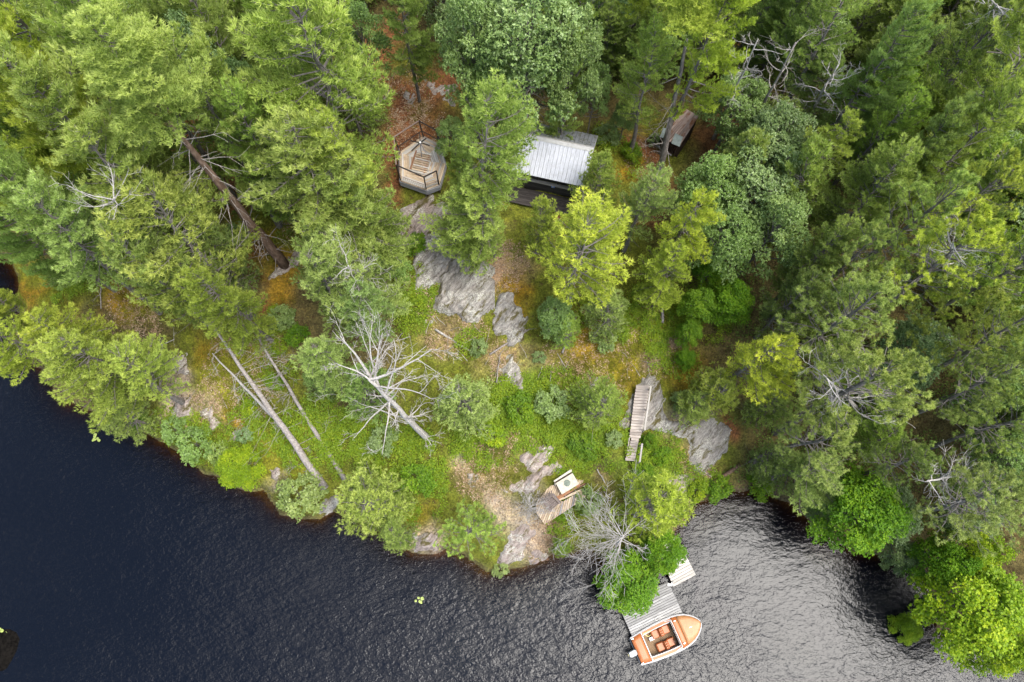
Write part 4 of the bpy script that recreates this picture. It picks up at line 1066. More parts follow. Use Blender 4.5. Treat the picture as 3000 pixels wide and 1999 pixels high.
def bare_tree(name, label, base, top, r, limbs, seed, mat=None, group=None, cat='dead tree', depth=2, start=.3, length=2.0, up=.1, curl=.3, kids=(3, 5), elev=(0, 30), taper=.8, sector=None, bend=0.0, thin=.5):
    rnd = random.Random(seed); mat = mat or M_DEAD
    base, top = Vector(base), Vector(top)
    e = empty(name, base); tag(e, label, cat, group)
    pts = path_pts((0, 0, -.15), top - base, 9, bend, .05, rnd)
    rr = [r * (1 - taper * i / 9) for i in range(10)]; rr[0] *= 1.25
    t = MB(); t.tube(pts, rr, 8); t.build('trunk', mat, e, smooth=True)
    ax = (top - base).normalized()
    for i in range(limbs):
        f = start + (1 - start) * (i + rnd.random() * .8) / limbs
        x = min(f, .999) * 9; k = int(x); p = pts[k].lerp(pts[k + 1], x - k)
        az = i * 2.4 + rnd.uniform(-.5, .5)
        if sector: az = R(rnd.uniform(*sector))
        el = R(rnd.uniform(*elev))
        d = Vector((math.cos(az) * math.cos(el), math.sin(az) * math.cos(el), math.sin(el))) + ax * .15
        L = length * rnd.uniform(.55, 1.15) * (1 - .35 * f)
        mb = MB(); twigs(mb, p, d, L, max(.012, r * .38 * (1 - .5 * f)), depth, rnd, curl, up, kids, 6, thin)
        mb.build('branch', mat, e)
    return e
GD = 'dead standing trees'
def pz(u, v, z): return world_at(u * K, v * K, z)
# the big silver tree: thick trunk rising from the slope, long forked limbs
b = on_ground_k(985, 1010)
t_ = pz(848, 872, b.z + 7.0)
big = bare_tree('dead_tree', 'largest white dead tree with long forked limbs spreading over the young pines', b, t_, .20, 7, 3, M_DEAD, GD, length=1.7, start=.38, depth=2, up=.10, curl=.2, kids=(3, 5), elev=(0, 30), taper=.62, thin=.5)
rnd = random.Random(8)
for (u, v), L, rr in (((790, 745), 2.9, .085), ((820, 740), 2.8, .08), ((880, 745), 3.1, .08), ((935, 770), 3.0, .07), ((1015, 840), 3.4, .08), ((775, 810), 2.4, .06), ((1000, 880), 2.8, .06)):
    mb = MB(); tgt = pz(u, v, b.z + 8.2); s = Vector(t_).lerp(b, rnd.uniform(.0, .25))
    L = min((tgt - s).length * .93, 4.3)
    twigs(mb, s - b, (tgt - s).normalized(), L, rr, 3, rnd, .15, .03, (3, 5), 8, .52); mb.build('branch', M_DEAD, big)
for (u, v), L, rr in (((770, 960), 2.9, .06), ((790, 1000), 2.6, .05), ((1010, 960), 2.2, .05), ((900, 1070), 2.3, .05), ((1010, 1020), 1.6, .04), ((950, 860), 1.8, .05), ((985, 930), 2.2, .05)):
    mb = MB(); s = Vector(t_).lerp(b, rnd.uniform(.25, .75)); tgt = pz(u, v, s.z - .3)
    twigs(mb, s - b, (tgt - s).normalized(), (tgt - s).length * .9, rr, 3, rnd, .2, .02, (3, 4), 7, .5); mb.build('branch', M_DEAD, big)
# radiating bare tree by the dock, seen right from above
b = on_ground_k(1418, 1250); t_ = pz(1432, 1232, b.z + 6.2)
rad = bare_tree('dead_tree', 'bare tree whose fine pale twigs radiate like a wheel beside the dock', b, t_, .13, 8, 5, M_DEAD, GD, length=2.0, start=.5, depth=2, up=.03, curl=.13, kids=(4, 6), elev=(-5, 25), taper=.7)
rnd = random.Random(9)
for i in range(22):
    az = R(rnd.choice((rnd.uniform(100, 275), rnd.uniform(150, 260), rnd.uniform(0, 360)))); el = R(rnd.uniform(0, 32)); mb = MB()
    s = Vector(t_).lerp(b, rnd.uniform(0, .35)) - b
    twigs(mb, s, Vector((math.cos(az) * math.cos(el), math.sin(az) * math.cos(el), math.sin(el))), rnd.uniform(1.7, 2.9), .018, 2, rnd, .10, -.03, (4, 7), 7, .38); mb.build('branch', M_DEAD, rad)
b = on_ground_k(1222, 1172); t_ = pz(1218, 1165, b.z + 1.7)
sm = bare_tree('dead_tree', 'small bare bushy tree left of the fire deck', b, t_, .06, 22, 6, M_DEAD, GD, length=1.35, start=.3, depth=2, up=.05, curl=.15, kids=(4, 6), elev=(-5, 40), taper=.6)
for j, (bu, tu, zt, r_, nl, L, lab, m_) in enumerate((
    ((1640, 318), (1742, 90), 10.5, .12, 15, 1.8, 'left one of the silver snags leaning over the dark oak', M_DEAD),
    ((1708, 330), (1828, 98), 10.5, .13, 13, 2.1, 'middle silver snag with long side limbs, over the dark oak', M_DEADBR),
    ((1838, 300), (1925, 150), 9.5, .13, 17, 1.9, 'snag with curled limbs right of the silver pair', M_DEAD))):
    b = on_ground_k(*bu); t_ = pz(*tu, b.z + zt)
    bare_tree('snag', lab, b, t_, r_, nl, 20 + j, m_, GD, cat='dead tree', length=L, start=.22, depth=2, up=.02, curl=.3, kids=(3, 5), elev=(-5, 30))
b = on_ground_k(840, 660); t_ = pz(800, 610, b.z + 9)
bare_tree('dead_tree', 'crooked bare tree top poking out of the bluish pines left of the slab', b, t_, .14, 13, 31, M_DEAD, GD, length=2.1, start=.55, depth=2, up=.05, curl=.3, elev=(0, 30))
b = on_ground_k(270, 500); t_ = pz(262, 455, b.z + 14)
bare_tree('dead_tree', 'silvery fan of bare limbs inside the pale pine of the left forest', b, t_, .16, 12, 32, M_DEAD, GD, length=2.2, start=.72, depth=2, up=.05, curl=.2, elev=(0, 35))
b = on_ground_k(1205, 290); t_ = pz(1222, 180, b.z + 7.5)
bare_tree('dead_tree', 'thin dead pole with drooping twigs behind the metal roof, below the largest oak', b, t_, .09, 26, 33, M_DEADBR, GD, length=1.7, start=.15, depth=1, up=-.12, curl=.12, elev=(-20, 10), kids=(3, 6))
for j, (bu, tu, lab) in enumerate((((2300, 1075), (2130, 1105), 'big bare grey limbed tree reaching left above the corner maples'), ((1985, 950), (1900, 870), 'bare limbs standing out of the largest red pine'), ((2170, 640), (2190, 560), 'tangle of bare limbs inside the broad yellowish red pine'), ((2260, 60), (2290, 10), 'bare long limbed tree in the top right corner'))):
    b = on_ground_k(*bu); t_ = pz(*tu, b.z + (7, 10.5, 11.5, 13)[j])
    bare_tree('dead_tree', lab, b, t_, .15, 16, 40 + j, M_DEAD, GD, length=2.4, start=.5, depth=2, up=.03, curl=.3, kids=(3, 5), elev=(-5, 30))

# trunks leaning up the left slope, dead side branches still on
GL = 'dead trunks leaning up the left slope'
for j, (bu, tu, h, r_, m_, lab, nb_) in enumerate((
    ((747, 1122), (498, 762), 3.2, .22, M_DEADBR, 'longest grey dead trunk, leaning from the shore up the left slope', 34),
    ((792, 1102), (572, 742), 1.6, .14, M_DEADBR, 'brown peeling dead trunk right of the longest one', 22),
    ((668, 1000), (488, 812), 1.0, .11, M_DEAD, 'short barkless pale trunk lying left of the longest one', 16))):
    b = on_ground_k(*bu); e0 = on_ground_k(*tu)
    t_ = pz(*tu, e0.z + h)
    e = empty('leaning_dead_tree', b); tag(e, lab, 'dead trunk', GL)
    rnd = random.Random(60 + j); pts = path_pts((0, 0, 0), t_ - b, 10, .12, .04, rnd)
    mb = MB(); mb.tube(pts, [r_ * (1.15 - .85 * i / 10) for i in range(11)], 8); mb.build('trunk', m_, e, smooth=True)
    ax = (t_ - b).normalized(); sd = ax.cross(Vector((0, 0, 1))).normalized()
    for i in range(nb_):
        f = rnd.uniform(.12, .99); k_ = int(f * 10); p = pts[k_].lerp(pts[min(k_ + 1, 10)], f * 10 - k_)
        s = -1 if rnd.random() < .5 else 1
        d = sd * s * rnd.uniform(.5, 1) - ax * rnd.uniform(-.2, .7) + Vector((0, 0, rnd.uniform(-.35, .2)))
        mb = MB(); twigs(mb, p, d, rnd.choice((.3, .6, .9, 1.3, 1.9)) * (1 if j != 1 else .5), .017, 2, rnd, .18, -.03, (2, 5), 4); mb.build('branch', m_, e)

def log(label, a, c, r_, mat, seed, dz=.06, nb_=0, name='log', cat='log', group=None):
    A = on_ground_k(*a, dz); C_ = on_ground_k(*c, dz); rnd = random.Random(seed)
    e = empty(name, A); tag(e, label, cat, group)
    pts = path_pts((0, 0, 0), C_ - A, 6, .03, .03, rnd); mb = MB()
    mb.tube(pts, [r_ * (1 - .35 * i / 6) for i in range(7)], 7); mb.build('trunk', mat, e, smooth=True)
    for i in range(nb_):
        p = pts[rnd.randint(1, 6)]; mb = MB()
        twigs(mb, p, Vector((rnd.uniform(-1, 1), rnd.uniform(-1, 1), .15)), rnd.uniform(.3, .8), .014, 1, rnd, .2, 0, (1, 3), 4); mb.build('branch', mat, e)
log('pale split log lying in the grass below the largest rock slab', (1000, 757), (1078, 806), .07, M_DEAD, 1)
log('grey driftwood branch curving under the blue-grey rock tongue', (1125, 815), (1215, 757), .06, M_DEADBR, 2, nb_=4)
log('thick brown shore log running up from the bay beside the dock', (1548, 1172), (1700, 1068), .17, M_BARKRED, 3, .12)
log('second shorter shore log close to the dock end', (1530, 1200), (1620, 1128), .10, M_BARKRED, 4, .1)
log('short grey stump log standing by the yellow-green pine', (1292, 812), (1312, 745), .07, M_DEADBR, 5)
log('thin bent stick on brown grass in the clearing', (1240, 745), (1300, 845), .035, M_DEADBR, 6, nb_=5)
log('weathered plank lying below the yellow-green pine by the path', (1522, 742), (1524, 695), .09, M_DEADBR, 7, .08)
log('slim pole on the ground right of the fire deck', (1372, 1078), (1390, 1110), .028, M_DEAD, 8, .1)
log('twisted branch on the bedrock right of the stairs', (1500, 965), (1530, 915), .03, M_DEAD, 9, .3, 3)
log('dead branch lying at the lower right of the stair rock', (1545, 1000), (1610, 960), .025, M_DEAD, 10, .3, 4)
log('grey stick crossing the dead leaves beside the grey wedge rock', (1140, 880), (1150, 812), .03, M_DEADBR, 11, .15, 5)
log('fallen reddish branch by the boulders under the left forest', (232, 660), (232, 710), .04, M_DEADBR, 12, .1, 4)
log('forked dead branch on the dark leaf hollow at the left shore', (345, 1005 - 200), (400, 780), .03, M_DEAD, 13, .3, 5)
rnd = random.Random(15)
SPXY = [(1090, 780), (1160, 840), (1030, 750), (1230, 830), (1600, 1080), (480, 900), (600, 830), (640, 940), (1570, 1060), (1440, 850), (1000, 800)]
SPOT = ['on the grass right of the pale split log', 'in the heap of dead leaves beside the grey wedge of rock', 'near the upper end of the pale split log', 'on brown grass right of the grey wedge of rock', 'on the leaf patch above the shore logs',
        'on the pale rock patch of the left slope', 'between the upper ends of the leaning dead trunks', 'between the middles of the leaning dead trunks', 'at the foot of the stair bedrock', 'on the moss right of the dark hollow', 'in the grass left of the pale split log']
for i in range(46):
    u, v = rnd.choice(((1090, 780), (1160, 840), (1030, 750), (1230, 830), (1600, 1080), (480, 900), (600, 830), (640, 940), (1570, 1060), (1440, 850), (1000, 800)))
    sp = min(range(len(SPOT)), key=lambda k_: (SPXY[k_][0] - u) ** 2 + (SPXY[k_][1] - v) ** 2)
    u += rnd.uniform(-50, 50); v += rnd.uniform(-40, 40)
    p = on_ground_k(u, v, .04); a = rnd.uniform(0, 6.28); L = rnd.uniform(.4, 1.3); mb = MB()
    mb.tube(path_pts((-L / 2 * math.cos(a), -L / 2 * math.sin(a), .02), (L / 2 * math.cos(a), L / 2 * math.sin(a), .05), 4, .03, .04, rnd), [.016, .015, .012, .01, .006], 4)
    tag(mb.build('stick', rnd.choice((M_DEAD, M_DEADBR)), loc=p), 'loose dead stick ' + SPOT[sp], 'stick', 'loose sticks on the clearing floor')

# tall living pines whose long trunks show below the crown
def tall_pine(label, bu, tu, ztop, r_, crowns, nb_, seed, tint, bark, cat='pine tree', red=False):
    b = on_ground_k(*bu); t_ = pz(*tu, ztop); rnd = random.Random(seed)
    e = empty('tall_pine', b); tag(e, label, cat, GF)
    pts = path_pts((0, 0, -.2), t_ - b, 10, 0, .05, rnd)
    mb = MB(); mb.tube(pts, [r_ * (1.1 - .75 * i / 10) for i in range(11)], 9); mb.build('trunk', bark, e, smooth=True)
    ax = (t_ - b).normalized()
    for i in range(nb_):
        f = rnd.uniform(.12, .95); k_ = int(f * 10); p = pts[k_].lerp(pts[min(k_ + 1, 10)], f * 10 - k_); az = rnd.uniform(0, 6.28)
        mb = MB(); twigs(mb, p, Vector((math.cos(az), math.sin(az), rnd.uniform(-.35, .25))), rnd.uniform(.5, 2.0), .024, 1, rnd, .16, -.05, (2, 4), 4); mb.build('branch', M_DEADBR, e)
    for dz, rad_, Hc in crowns:
        k_ = rnd.choice(RP if red else WP); s = Vector(t_ - b) + Vector((0, 0, dz))
        o = link('crown', k_.crown, e, s - Vector((0, 0, Hc * (.45 if red else .28)))); o.scale = (rad_ / k_.R, rad_ / k_.R, Hc / k_.H); o.rotation_euler = (0, 0, rnd.uniform(0, 6.28))
        c = TINT[tint]; o.color = (*c, 1)
tall_pine('tall pine with a long bare red-brown trunk crossing the gap of the left forest', (655, 610), (388, 280), 18.3, .30, [(0, 2.6, 8)], 46, 1, 'pal', M_BARKRED)
tall_pine('tall pine whose grey trunk crosses in front of the tilted roof shed', (1515, 405), (1578, 90), 14.6, .20, [(1.2, 2.6, 8)], 12, 2, 'yel', M_BARK)
tall_pine('leaning dark trunk pine at the top edge beside the silver snags', (1771, 130), (1870, -30), 13.5, .24, [(0, 2.6, 8)], 18, 3, 'dul', M_BARK)
tall_pine('grey trunk pine in the dark gap at the top centre', (1385, 165), (1468, 40), 11.5, .17, [(0, 2.0, 7)], 12, 4, 'yel', M_BARK)
tall_pine('red pine with a straight grey trunk showing over the dark hollow at the right', (2050, 805), (2135, 768), 9.0, .17, [(0, 2.4, 10)], 6, 5, 'oli', M_BARK, red=True)
tall_pine('red pine with a slanting brown trunk near the top right corner', (2168, 168), (2268, 0), 12.5, .2, [(0, 2.4, 9)], 12, 6, 'n', M_BARKRED, red=True)

# ------------------------------------------------------------------ boards
def strip_clip(poly, lo, hi):
    def clip(P, c, sgn):
        out = []
        for i in range(len(P)):
            a, b = P[i], P[(i + 1) % len(P)]; da, db = (a[1] - c) * sgn, (b[1] - c) * sgn
            if da >= 0: out.append(a)
            if (da >= 0) != (db >= 0):
                t = da / (da - db); out.append((a[0] + (b[0] - a[0]) * t, a[1] + (b[1] - a[1]) * t))
        return out
    P = clip(poly, lo, 1)
    return clip(P, hi, -1) if P else P
def boards(parent, origin, poly, ang, width, z, thick, mats, name='plank', gap=.02, rnd=random, jit=.006, split=None):
    """planks laid over the world-space polygon poly, each its own part; ang = grain direction"""
    ca, sa = math.cos(-ang), math.sin(-ang)
    L = [((x - origin[0]) * ca - (y - origin[1]) * sa, (x - origin[0]) * sa + (y - origin[1]) * ca) for x, y in poly]
    y0 = min(p[1] for p in L); y1 = max(p[1] for p in L); y = y0; out = []
    while y < y1 - .02:
        w = width * rnd.uniform(.95, 1.05)
        Q = strip_clip(L, y + gap / 2, min(y + w, y1) - gap / 2)
        y += w
        if len(Q) < 3: continue
        segs = [Q]
        for q in segs:
            cx = sum(p[0] for p in q) / len(q); cy = sum(p[1] for p in q) / len(q)
            mb = MB(); q = [(a - cx, b - cy) for a, b in q]
            area = sum(q[i][0] * q[(i + 1) % len(q)][1] - q[(i + 1) % len(q)][0] * q[i][1] for i in range(len(q)))
            if area < 0: q = q[::-1]
            mb.prism(q, -thick, 0)
            o = mb.build(name, rnd.choice(mats), parent)
            c2, s2 = math.cos(ang), math.sin(ang)
            o.location = (cx * c2 - cy * s2, cx * s2 + cy * c2, z - origin[2] + rnd.uniform(-jit, jit)); o.rotation_euler = (rnd.uniform(-.012, .012), 0, ang)
            out.append(o)
    return out
def zone(ox, oy, s): return lambda x, y: (ox + x / s, oy + y / s)
def wpoly(zf, pts, z): return [tuple(world_at(*zf(x, y), z))[:2] for x, y in pts]
def bar_part(parent, o, a, b, w, h, mat, name, up=(0, 0, 1)):
    """a squared timber between world points a and b, grain along its own X"""
    a, b = Vector(a), Vector(b); d = b - a; L = d.length; d.normalize()
    sd = Vector(up).cross(d)
    if sd.length < 1e-3: sd = Vector((1, 0, 0))
    sd.normalize(); u2 = d.cross(sd)
    mb = MB(); mb.box((0, 0, 0), (L, w, h)); ob = mb.build(name, mat, parent)
    ob.matrix_local = Matrix.Translation((a + b) / 2 - Vector(o)) @ Matrix((d, sd, u2)).transposed().to_4x4()
    return ob
rnd = random.Random(4)

# ---- the floating dock in two sections
ZD = zone(1760, 1560, 3.92); zdk = .45
GDK = 'sections of the dock'
def dock(label, pts, wid, mats, z, seed):
    P = wpoly(ZD, pts, z); o = (sum(p[0] for p in P) / 4, sum(p[1] for p in P) / 4, 0)
    e = empty('dock', o); tag(e, label, 'dock', GDK)
    ang = math.atan2(P[1][1] - P[0][1], P[1][0] - P[0][0])
    boards(e, o, P, ang, wid, z, .04, mats, rnd=random.Random(seed), jit=.008)
    for i in range(4):
        a, b = P[i], P[(i + 1) % 4]; c = Vector((o[0], o[1], 0))
        a3 = Vector((a[0], a[1], z - .17)); b3 = Vector((b[0], b[1], z - .17))
        a3 += (c - a3) * .02 * Vector((1, 1, 0)).length * 0; ins = .045
        dr = (b3 - a3).normalized(); nrm = Vector((-dr.y, dr.x, 0)); 
        if nrm.dot(c - a3) < 0: nrm = -nrm
        bar_part(e, o, a3 + nrm * ins + dr * .10, b3 + nrm * ins - dr * .10, .05, .20, M_DARKWOOD, 'side_beam')
        mb = MB(); mb.tube([(a3.x + nrm.x * .2 + dr.x * .2 - o[0], a3.y + nrm.y * .2 + dr.y * .2 - o[1], -2.5), (a3.x + nrm.x * .2 + dr.x * .2 - o[0], a3.y + nrm.y * .2 + dr.y * .2 - o[1], z - .06)], .07, 8); mb.build('post', M_DARKWOOD, e)
    return e, P
dk, DP = dock('main grey dock platform that the orange boat is moored to', [(362, 1197), (935, 917), (775, 570), (185, 800)], .135, [M_DOCK], zdk, 1)
dk2, DP2 = dock('paler narrow dock section reaching back to shore under the maple', [(838, 627), (1092, 490), (870, 50), (640, 175)], .16, [M_DOCKNEW], zdk + .03, 2)
# mooring line and its cleats, lying on the dock
def rope(label, pts, z, r_=.012, mat=None):
    P = [world_at(*ZD(x, y), zz) for x, y, zz in pts]; mb = MB(); o = P[0]
    S = []
    for i in range(len(P) - 1):
        for k_ in range(4): S.append(P[i].lerp(P[i + 1], k_ / 4) - o)
    S.append(P[-1] - o)
    for i in range(1, len(S) - 1): S[i] = S[i] * .5 + (S[i - 1] + S[i + 1]) * .25
    mb.tube(S, r_, 6)
    return tag(mb.build('mooring_rope', mat or M_ROPE, loc=o), label, 'rope')
M_ROPE = paint('white_rope', (.75, .72, .66), .8)
rope('white mooring rope looped on the dock boards beside the boat bow', [(905, 968, .62), (850, 950, zdk + .02), (780, 962, zdk + .02), (700, 985, zdk + .02), (655, 965, zdk + .02), (615, 995, zdk + .02), (640, 1015, zdk + .02), (690, 1000, zdk + .02), (705, 985, zdk + .03)], 0)
M_STEEL = paint('galvanised_steel', (.55, .55, .55), .35, .9)
p = world_at(*ZD(820, 590), zdk + .08); mb = MB(); mb.box((0, 0, 0), (.26, .10, .02)); mb.tube([(-.1, 0, .01), (-.1, 0, .09), (.1, 0, .09), (.1, 0, .01)], .012, 6); mb.tube([(-.16, 0, .09), (.16, 0, .09)], .016, 6)
ob = tag(mb.build('dock_cleat', M_STEEL, loc=p - Vector((0, 0, .07))), 'metal hinge bracket where the two dock sections meet', 'bracket'); ob.rotation_euler[2] = 1.1
mb = MB(); mb.prism([(-.14, -.06), (.14, -.07), (.15, .05), (-.12, .07)], 0, .05); mb.prism([(-.08, -.04), (.09, -.04), (.08, .04), (-.08, .04)], .05, .09)
tag(mb.build('folded_towel', paint('white_cloth', (.8, .78, .74), .9), loc=world_at(*ZD(790, 600), zdk) + Vector((0, 0, .02)), bevel=.012), 'crumpled white cloth lying at the corner where the docks meet', 'cloth')

# ---- the runabout
M_HULL = paint('white_gelcoat', (.46, .45, .435), .22)
M_ORANGE = paint('orange_gelcoat', (.40, .125, .035), .4)
M_PALEOR = paint('sun_bleached_orange_deck', (.42, .20, .08), .45)
M_VINYL = paint('orange_vinyl', (.36, .085, .015), .5)
M_CARPET = paint('brown_boat_carpet', (.21, .135, .075), .95, 0, .2, 30)
M_BLACK = paint('black_rubber', (.02, .02, .022), .5)
M_CHROME = paint('brushed_aluminium', (.7, .7, .7), .25, 1.0)
M_MOTOR = paint('off_white_engine_cowl', (.42, .42, .41), .3)
M_REDSTRIPE = paint('dark_red_side_stripe', (.30, .03, .02), .35)
M_YELLOW = paint('yellow_rope', (.75, .62, .25), .7)
def glass_mat():
    m, nt, out = new_mat('windscreen_plastic'); p = N(nt, 'ShaderNodeBsdfPrincipled', Roughness=.08, IOR=1.45); p.inputs['Base Color'].default_value = (.75, .8, .8, 1); p.inputs['Transmission Weight'].default_value = .9
    nt.links.new(p.outputs[0], out.inputs[0]); return m
M_GLASS = glass_mat()
T0 = world_at(*ZD(402, 1372), .6); B0 = world_at(*ZD(1148, 1030), .6)
bl = (B0 - T0).length; bang = math.atan2(B0.y - T0.y, B0.x - T0.x)
boat = empty('motor_boat', (T0.x, T0.y, 0), bang)
tag(boat, 'small orange and white open motor boat moored along the grey dock', 'boat')
S = bl / 3.95
hw = [(0, .78), (.3, .83), (.8, .90), (1.4, .95), (2.0, .965), (2.5, .95), (2.9, .89), (3.25, .77), (3.52, .60), (3.72, .42), (3.86, .24), (3.95, .06)]
hw = [(a * S, b * .94) for a, b in hw]
def hwid(x):
    for (a, b), (c, d) in zip(hw, hw[1:]):
        if a <= x <= c: return b + (d - b) * (x - a) / (c - a)
    return hw[-1][1] if x > 1 else hw[0][1]
def sheer(x): return .56 + .10 * (x / (3.95 * S)) ** 2
# hull shell
sec = []
for x, w in hw:
    k_ = x / hw[-1][0]; rise = max(0, k_ - .6) ** 2 * 1.6
    xx = lambda q: x - q * max(0, k_ - .5) * .9
    ring = [(xx(1) , 0, -.16 + rise), (xx(.7), w * .55, -.08 + rise), (xx(.35), w * .86, .12 + rise * .5), (xx(.1), w * .97, .38), (x, w, sheer(x)), (x, max(w - .05, .0), sheer(x) + .015), (x, max(w - .05, .0), sheer(x) - .04)]
    sec.append(ring)
V, F = [], []
nr = len(sec[0])
for sgn in (1, -1):
    base_i = len(V)
    for ring in sec: V += [(a, b * sgn, c) for a, b, c in ring]
    for i in range(len(sec) - 1):
        for j in range(nr - 1):
            q = (base_i + i * nr + j, base_i + (i + 1) * nr + j, base_i + (i + 1) * nr + j + 1, base_i + i * nr + j + 1)
            F.append(q if sgn < 0 else q[::-1])
mb = MB(); mb.add(V, F)
tw = sec[0]; mb.add([(a, b, c) for a, b, c in tw[:5]] + [(a, -b, c) for a, b, c in tw[:5]], [(0, 1, 2, 3, 4, 9, 8, 7, 6, 5)])
mb.build('hull', M_HULL, boat, smooth=False)
mb = MB()
for sgn in (1, -1): mb.tube([(x + .005, (w + .012) * sgn, sheer(x) - .03) for x, w in hw], .018, 6)
mb.build('rub_rail', M_HULL, boat)
mb = MB()
for sgn in (1, -1): mb.tube([(x, (w * .985 + .01) * sgn, sheer(x) - .12) for x, w in hw[:-1]], .012, 4)
mb.build('side_stripe', M_REDSTRIPE, boat)
def deck_part(name, x0, x1, inner, mat, zoff=0.0, crown_=.05, n=9, outer=.055):
    mb = MB(); V = []; F = []; m = 7
    for i in range(n):
        x = x0 + (x1 - x0) * i / (n - 1); w = max(.02, hwid(x) - outer)
        for j in range(m):
            f = -1 + 2 * j / (m - 1); V.append((x, w * f, sheer(x) + zoff + crown_ * (1 - f * f)))
    for i in range(n - 1):
        for j in range(m - 1): F.append((i * m + j, (i + 1) * m + j, (i + 1) * m + j + 1, i * m + j + 1))
    mb.add(V, F); o = mb.build(name, mat, boat, smooth=True)
    so = o.modifiers.new('solid', 'SOLIDIFY'); so.thickness = .02; so.offset = -1
    return o
deck_part('foredeck', 2.80 * S, 3.90 * S, 0, M_PALEOR, .005, .06)
deck_part('dashboard', 2.47 * S, 2.785 * S, 0, M_ORANGE, .0, .055, 4)
deck_part('rear_deck', .04 * S, .62 * S, 0, M_ORANGE, .0, .03, 4)
for sgn in (1, -1):
    mb = MB(); V, F = [], []
    xs = [.635 * S + (2.455 - .635) * S * i / 8 for i in range(9)]
    for x in xs: w = hwid(x); V += [(x, (w - .055) * sgn, sheer(x) + .008), (x, (w - .26) * sgn, sheer(x) + .02), (x, (w - .28) * sgn, sheer(x) - .30)]
    for i in range(8):
        for j in range(2):
            q = (i * 3 + j, i * 3 + 3 + j, i * 3 + 4 + j, i * 3 + 1 + j); F.append(q if sgn < 0 else q[::-1])
    mb.add(V, F); mb.build('side_deck', M_HULL, boat)
    mb = MB(); mb.add([(x, (hwid(x) - .075) * sgn, sheer(x) + .020) for x in xs] + [(x, (hwid(x) - .215) * sgn, sheer(x) + .030) for x in xs], [((i, i + 1, 10 + i, 9 + i) if sgn < 0 else (9 + i, 10 + i, i + 1, i)) for i in range(8)])
    mb.build('deck_stripe', M_ORANGE, boat)
mb = MB(); pl = [(.63 * S, .66), (2.47 * S, .70), (2.47 * S, -.70), (.63 * S, -.66)]; mb.prism(pl[::-1], .08, .13); mb.build('floor', M_CARPET, boat)
mb = MB(); mb.box((.675 * S, 0, .47), (.06, 1.50, .24)); mb.build('rear_divider', M_HULL, boat, bevel=.01)
mb = MB(); mb.bar((2.46 * S, -.74, .66), (2.46 * S, .74, .66), .035, .035); mb.bar((2.46 * S, .74, .66), (2.1 * S, .80, .64), .03, .03); mb.bar((2.46 * S, -.74, .66), (2.1 * S, -.80, .64), .03, .03)
f_ = mb.build('windscreen_frame', M_HULL, boat)
mb = MB(); mb.box((2.40 * S, 0, .77), (.012, 1.44, .22), Matrix.Rotation(-.5, 3, 'Y')); g_ = mb.build('windscreen', M_GLASS, boat)
mb = MB(); mb.box((2.40 * S, 0, .40), (.06, 1.34, .26)); mb.build('instrument_panel', M_BLACK, boat, bevel=.01)
mb = MB(); n = 18
mb.tube([(2.18 * S, -.36 + .15 * math.cos(k_ / n * 6.283), .52 + .15 * math.sin(k_ / n * 6.283)) for k_ in range(n + 1)], .012, 6, False); mb.bar((2.18 * S, -.36, .52), (2.28 * S, -.36, .48), .03, .03)
mb.build('steering_wheel', M_BLACK, boat)
for cy in (.37, -.34):
    for s in (1, -1):
        cx = 1.72 * S + s * .32
        mb = MB(); mb.box((cx, cy, .24), (.46, .46, .20)); st = mb.build('seat', M_VINYL, boat, bevel=.06)
        mb = MB(); mb.box((cx, cy, .36), (.36, .40, .05)); mb.build('seat_cushion', M_ORANGE, st, bevel=.03)
        mb = MB(); mb.box((1.72 * S + s * .075, cy, .46), (.09, .46, .36), Matrix.Rotation(-s * .22, 3, 'Y')); mb.build('backrest', M_VINYL, boat, bevel=.04)
    mb = MB()
    for s in (-.12, 0, .12): mb.box((1.72 * S, cy + s, .66), (.15, .03, .025))
    mb.build('piping', M_PALEOR, boat)
mb = MB(); mb.box((1.14 * S, .22, .22), (.30, .20, .18)); mb.build('storage_box', M_HULL, boat, bevel=.015)
mb = MB(); n = 40
mb.tube([(1.08 * S + .20 * math.cos(k_ * .55) * (1 - k_ / 90), .50 + .12 * math.sin(k_ * .55), .16 + .002 * k_) for k_ in range(n)], .014, 5)
tag(mb.build('coiled_rope', M_YELLOW), 'yellow rope coiled on the carpet inside the orange boat', 'rope')
cr = bpy.data.objects['coiled_rope']; cr.matrix_world = Matrix.Translation((T0.x, T0.y, 0)) @ Matrix.Rotation(bang, 4, 'Z')
mb = MB(); mb.box((1.0 * S, .66, .60), (.5, .05, .02)); mb.build('side_handle', M_YELLOW, boat, bevel=.01)
# outboard
mo = []
mb = MB(); mb.prism([(-.42, -.10), (-.36, -.15), (-.05, -.16), (.02, -.10), (.02, .10), (-.05, .16), (-.36, .15), (-.42, .10)], .52, .84); eng = mb.build('outboard_motor', M_MOTOR, boat, bevel=.05)
mb = MB(); mb.box((-.22, 0, .20), (.16, .10, .70)); mb.box((-.22, 0, -.20), (.34, .06, .03)); mb.tube([(-.40, 0, -.34), (.0, 0, -.34)], [.03, .05], 8); mb.build('lower_leg', M_MOTOR, eng)
mb = MB(); mb.box((.0, 0, .56), (.14, .24, .12)); mb.build('clamp_bracket', M_BLACK, eng, bevel=.01)
mb = MB(); mb.box((-.44, 0, .62), (.05, .12, .10)); mb.build('carry_handle', M_YELLOW, eng, bevel=.01)
for x, y in ((3.30 * S, 0), (.10 * S, .66), (.10 * S, -.66)):
    mb = MB(); mb.bar((x - .06, y, sheer(x) + .09), (x + .06, y, sheer(x) + .09), .02, .02); mb.bar((x, y, sheer(x) + .02), (x, y, sheer(x) + .09), .03, .02); mb.build('cleat', M_CHROME, boat)
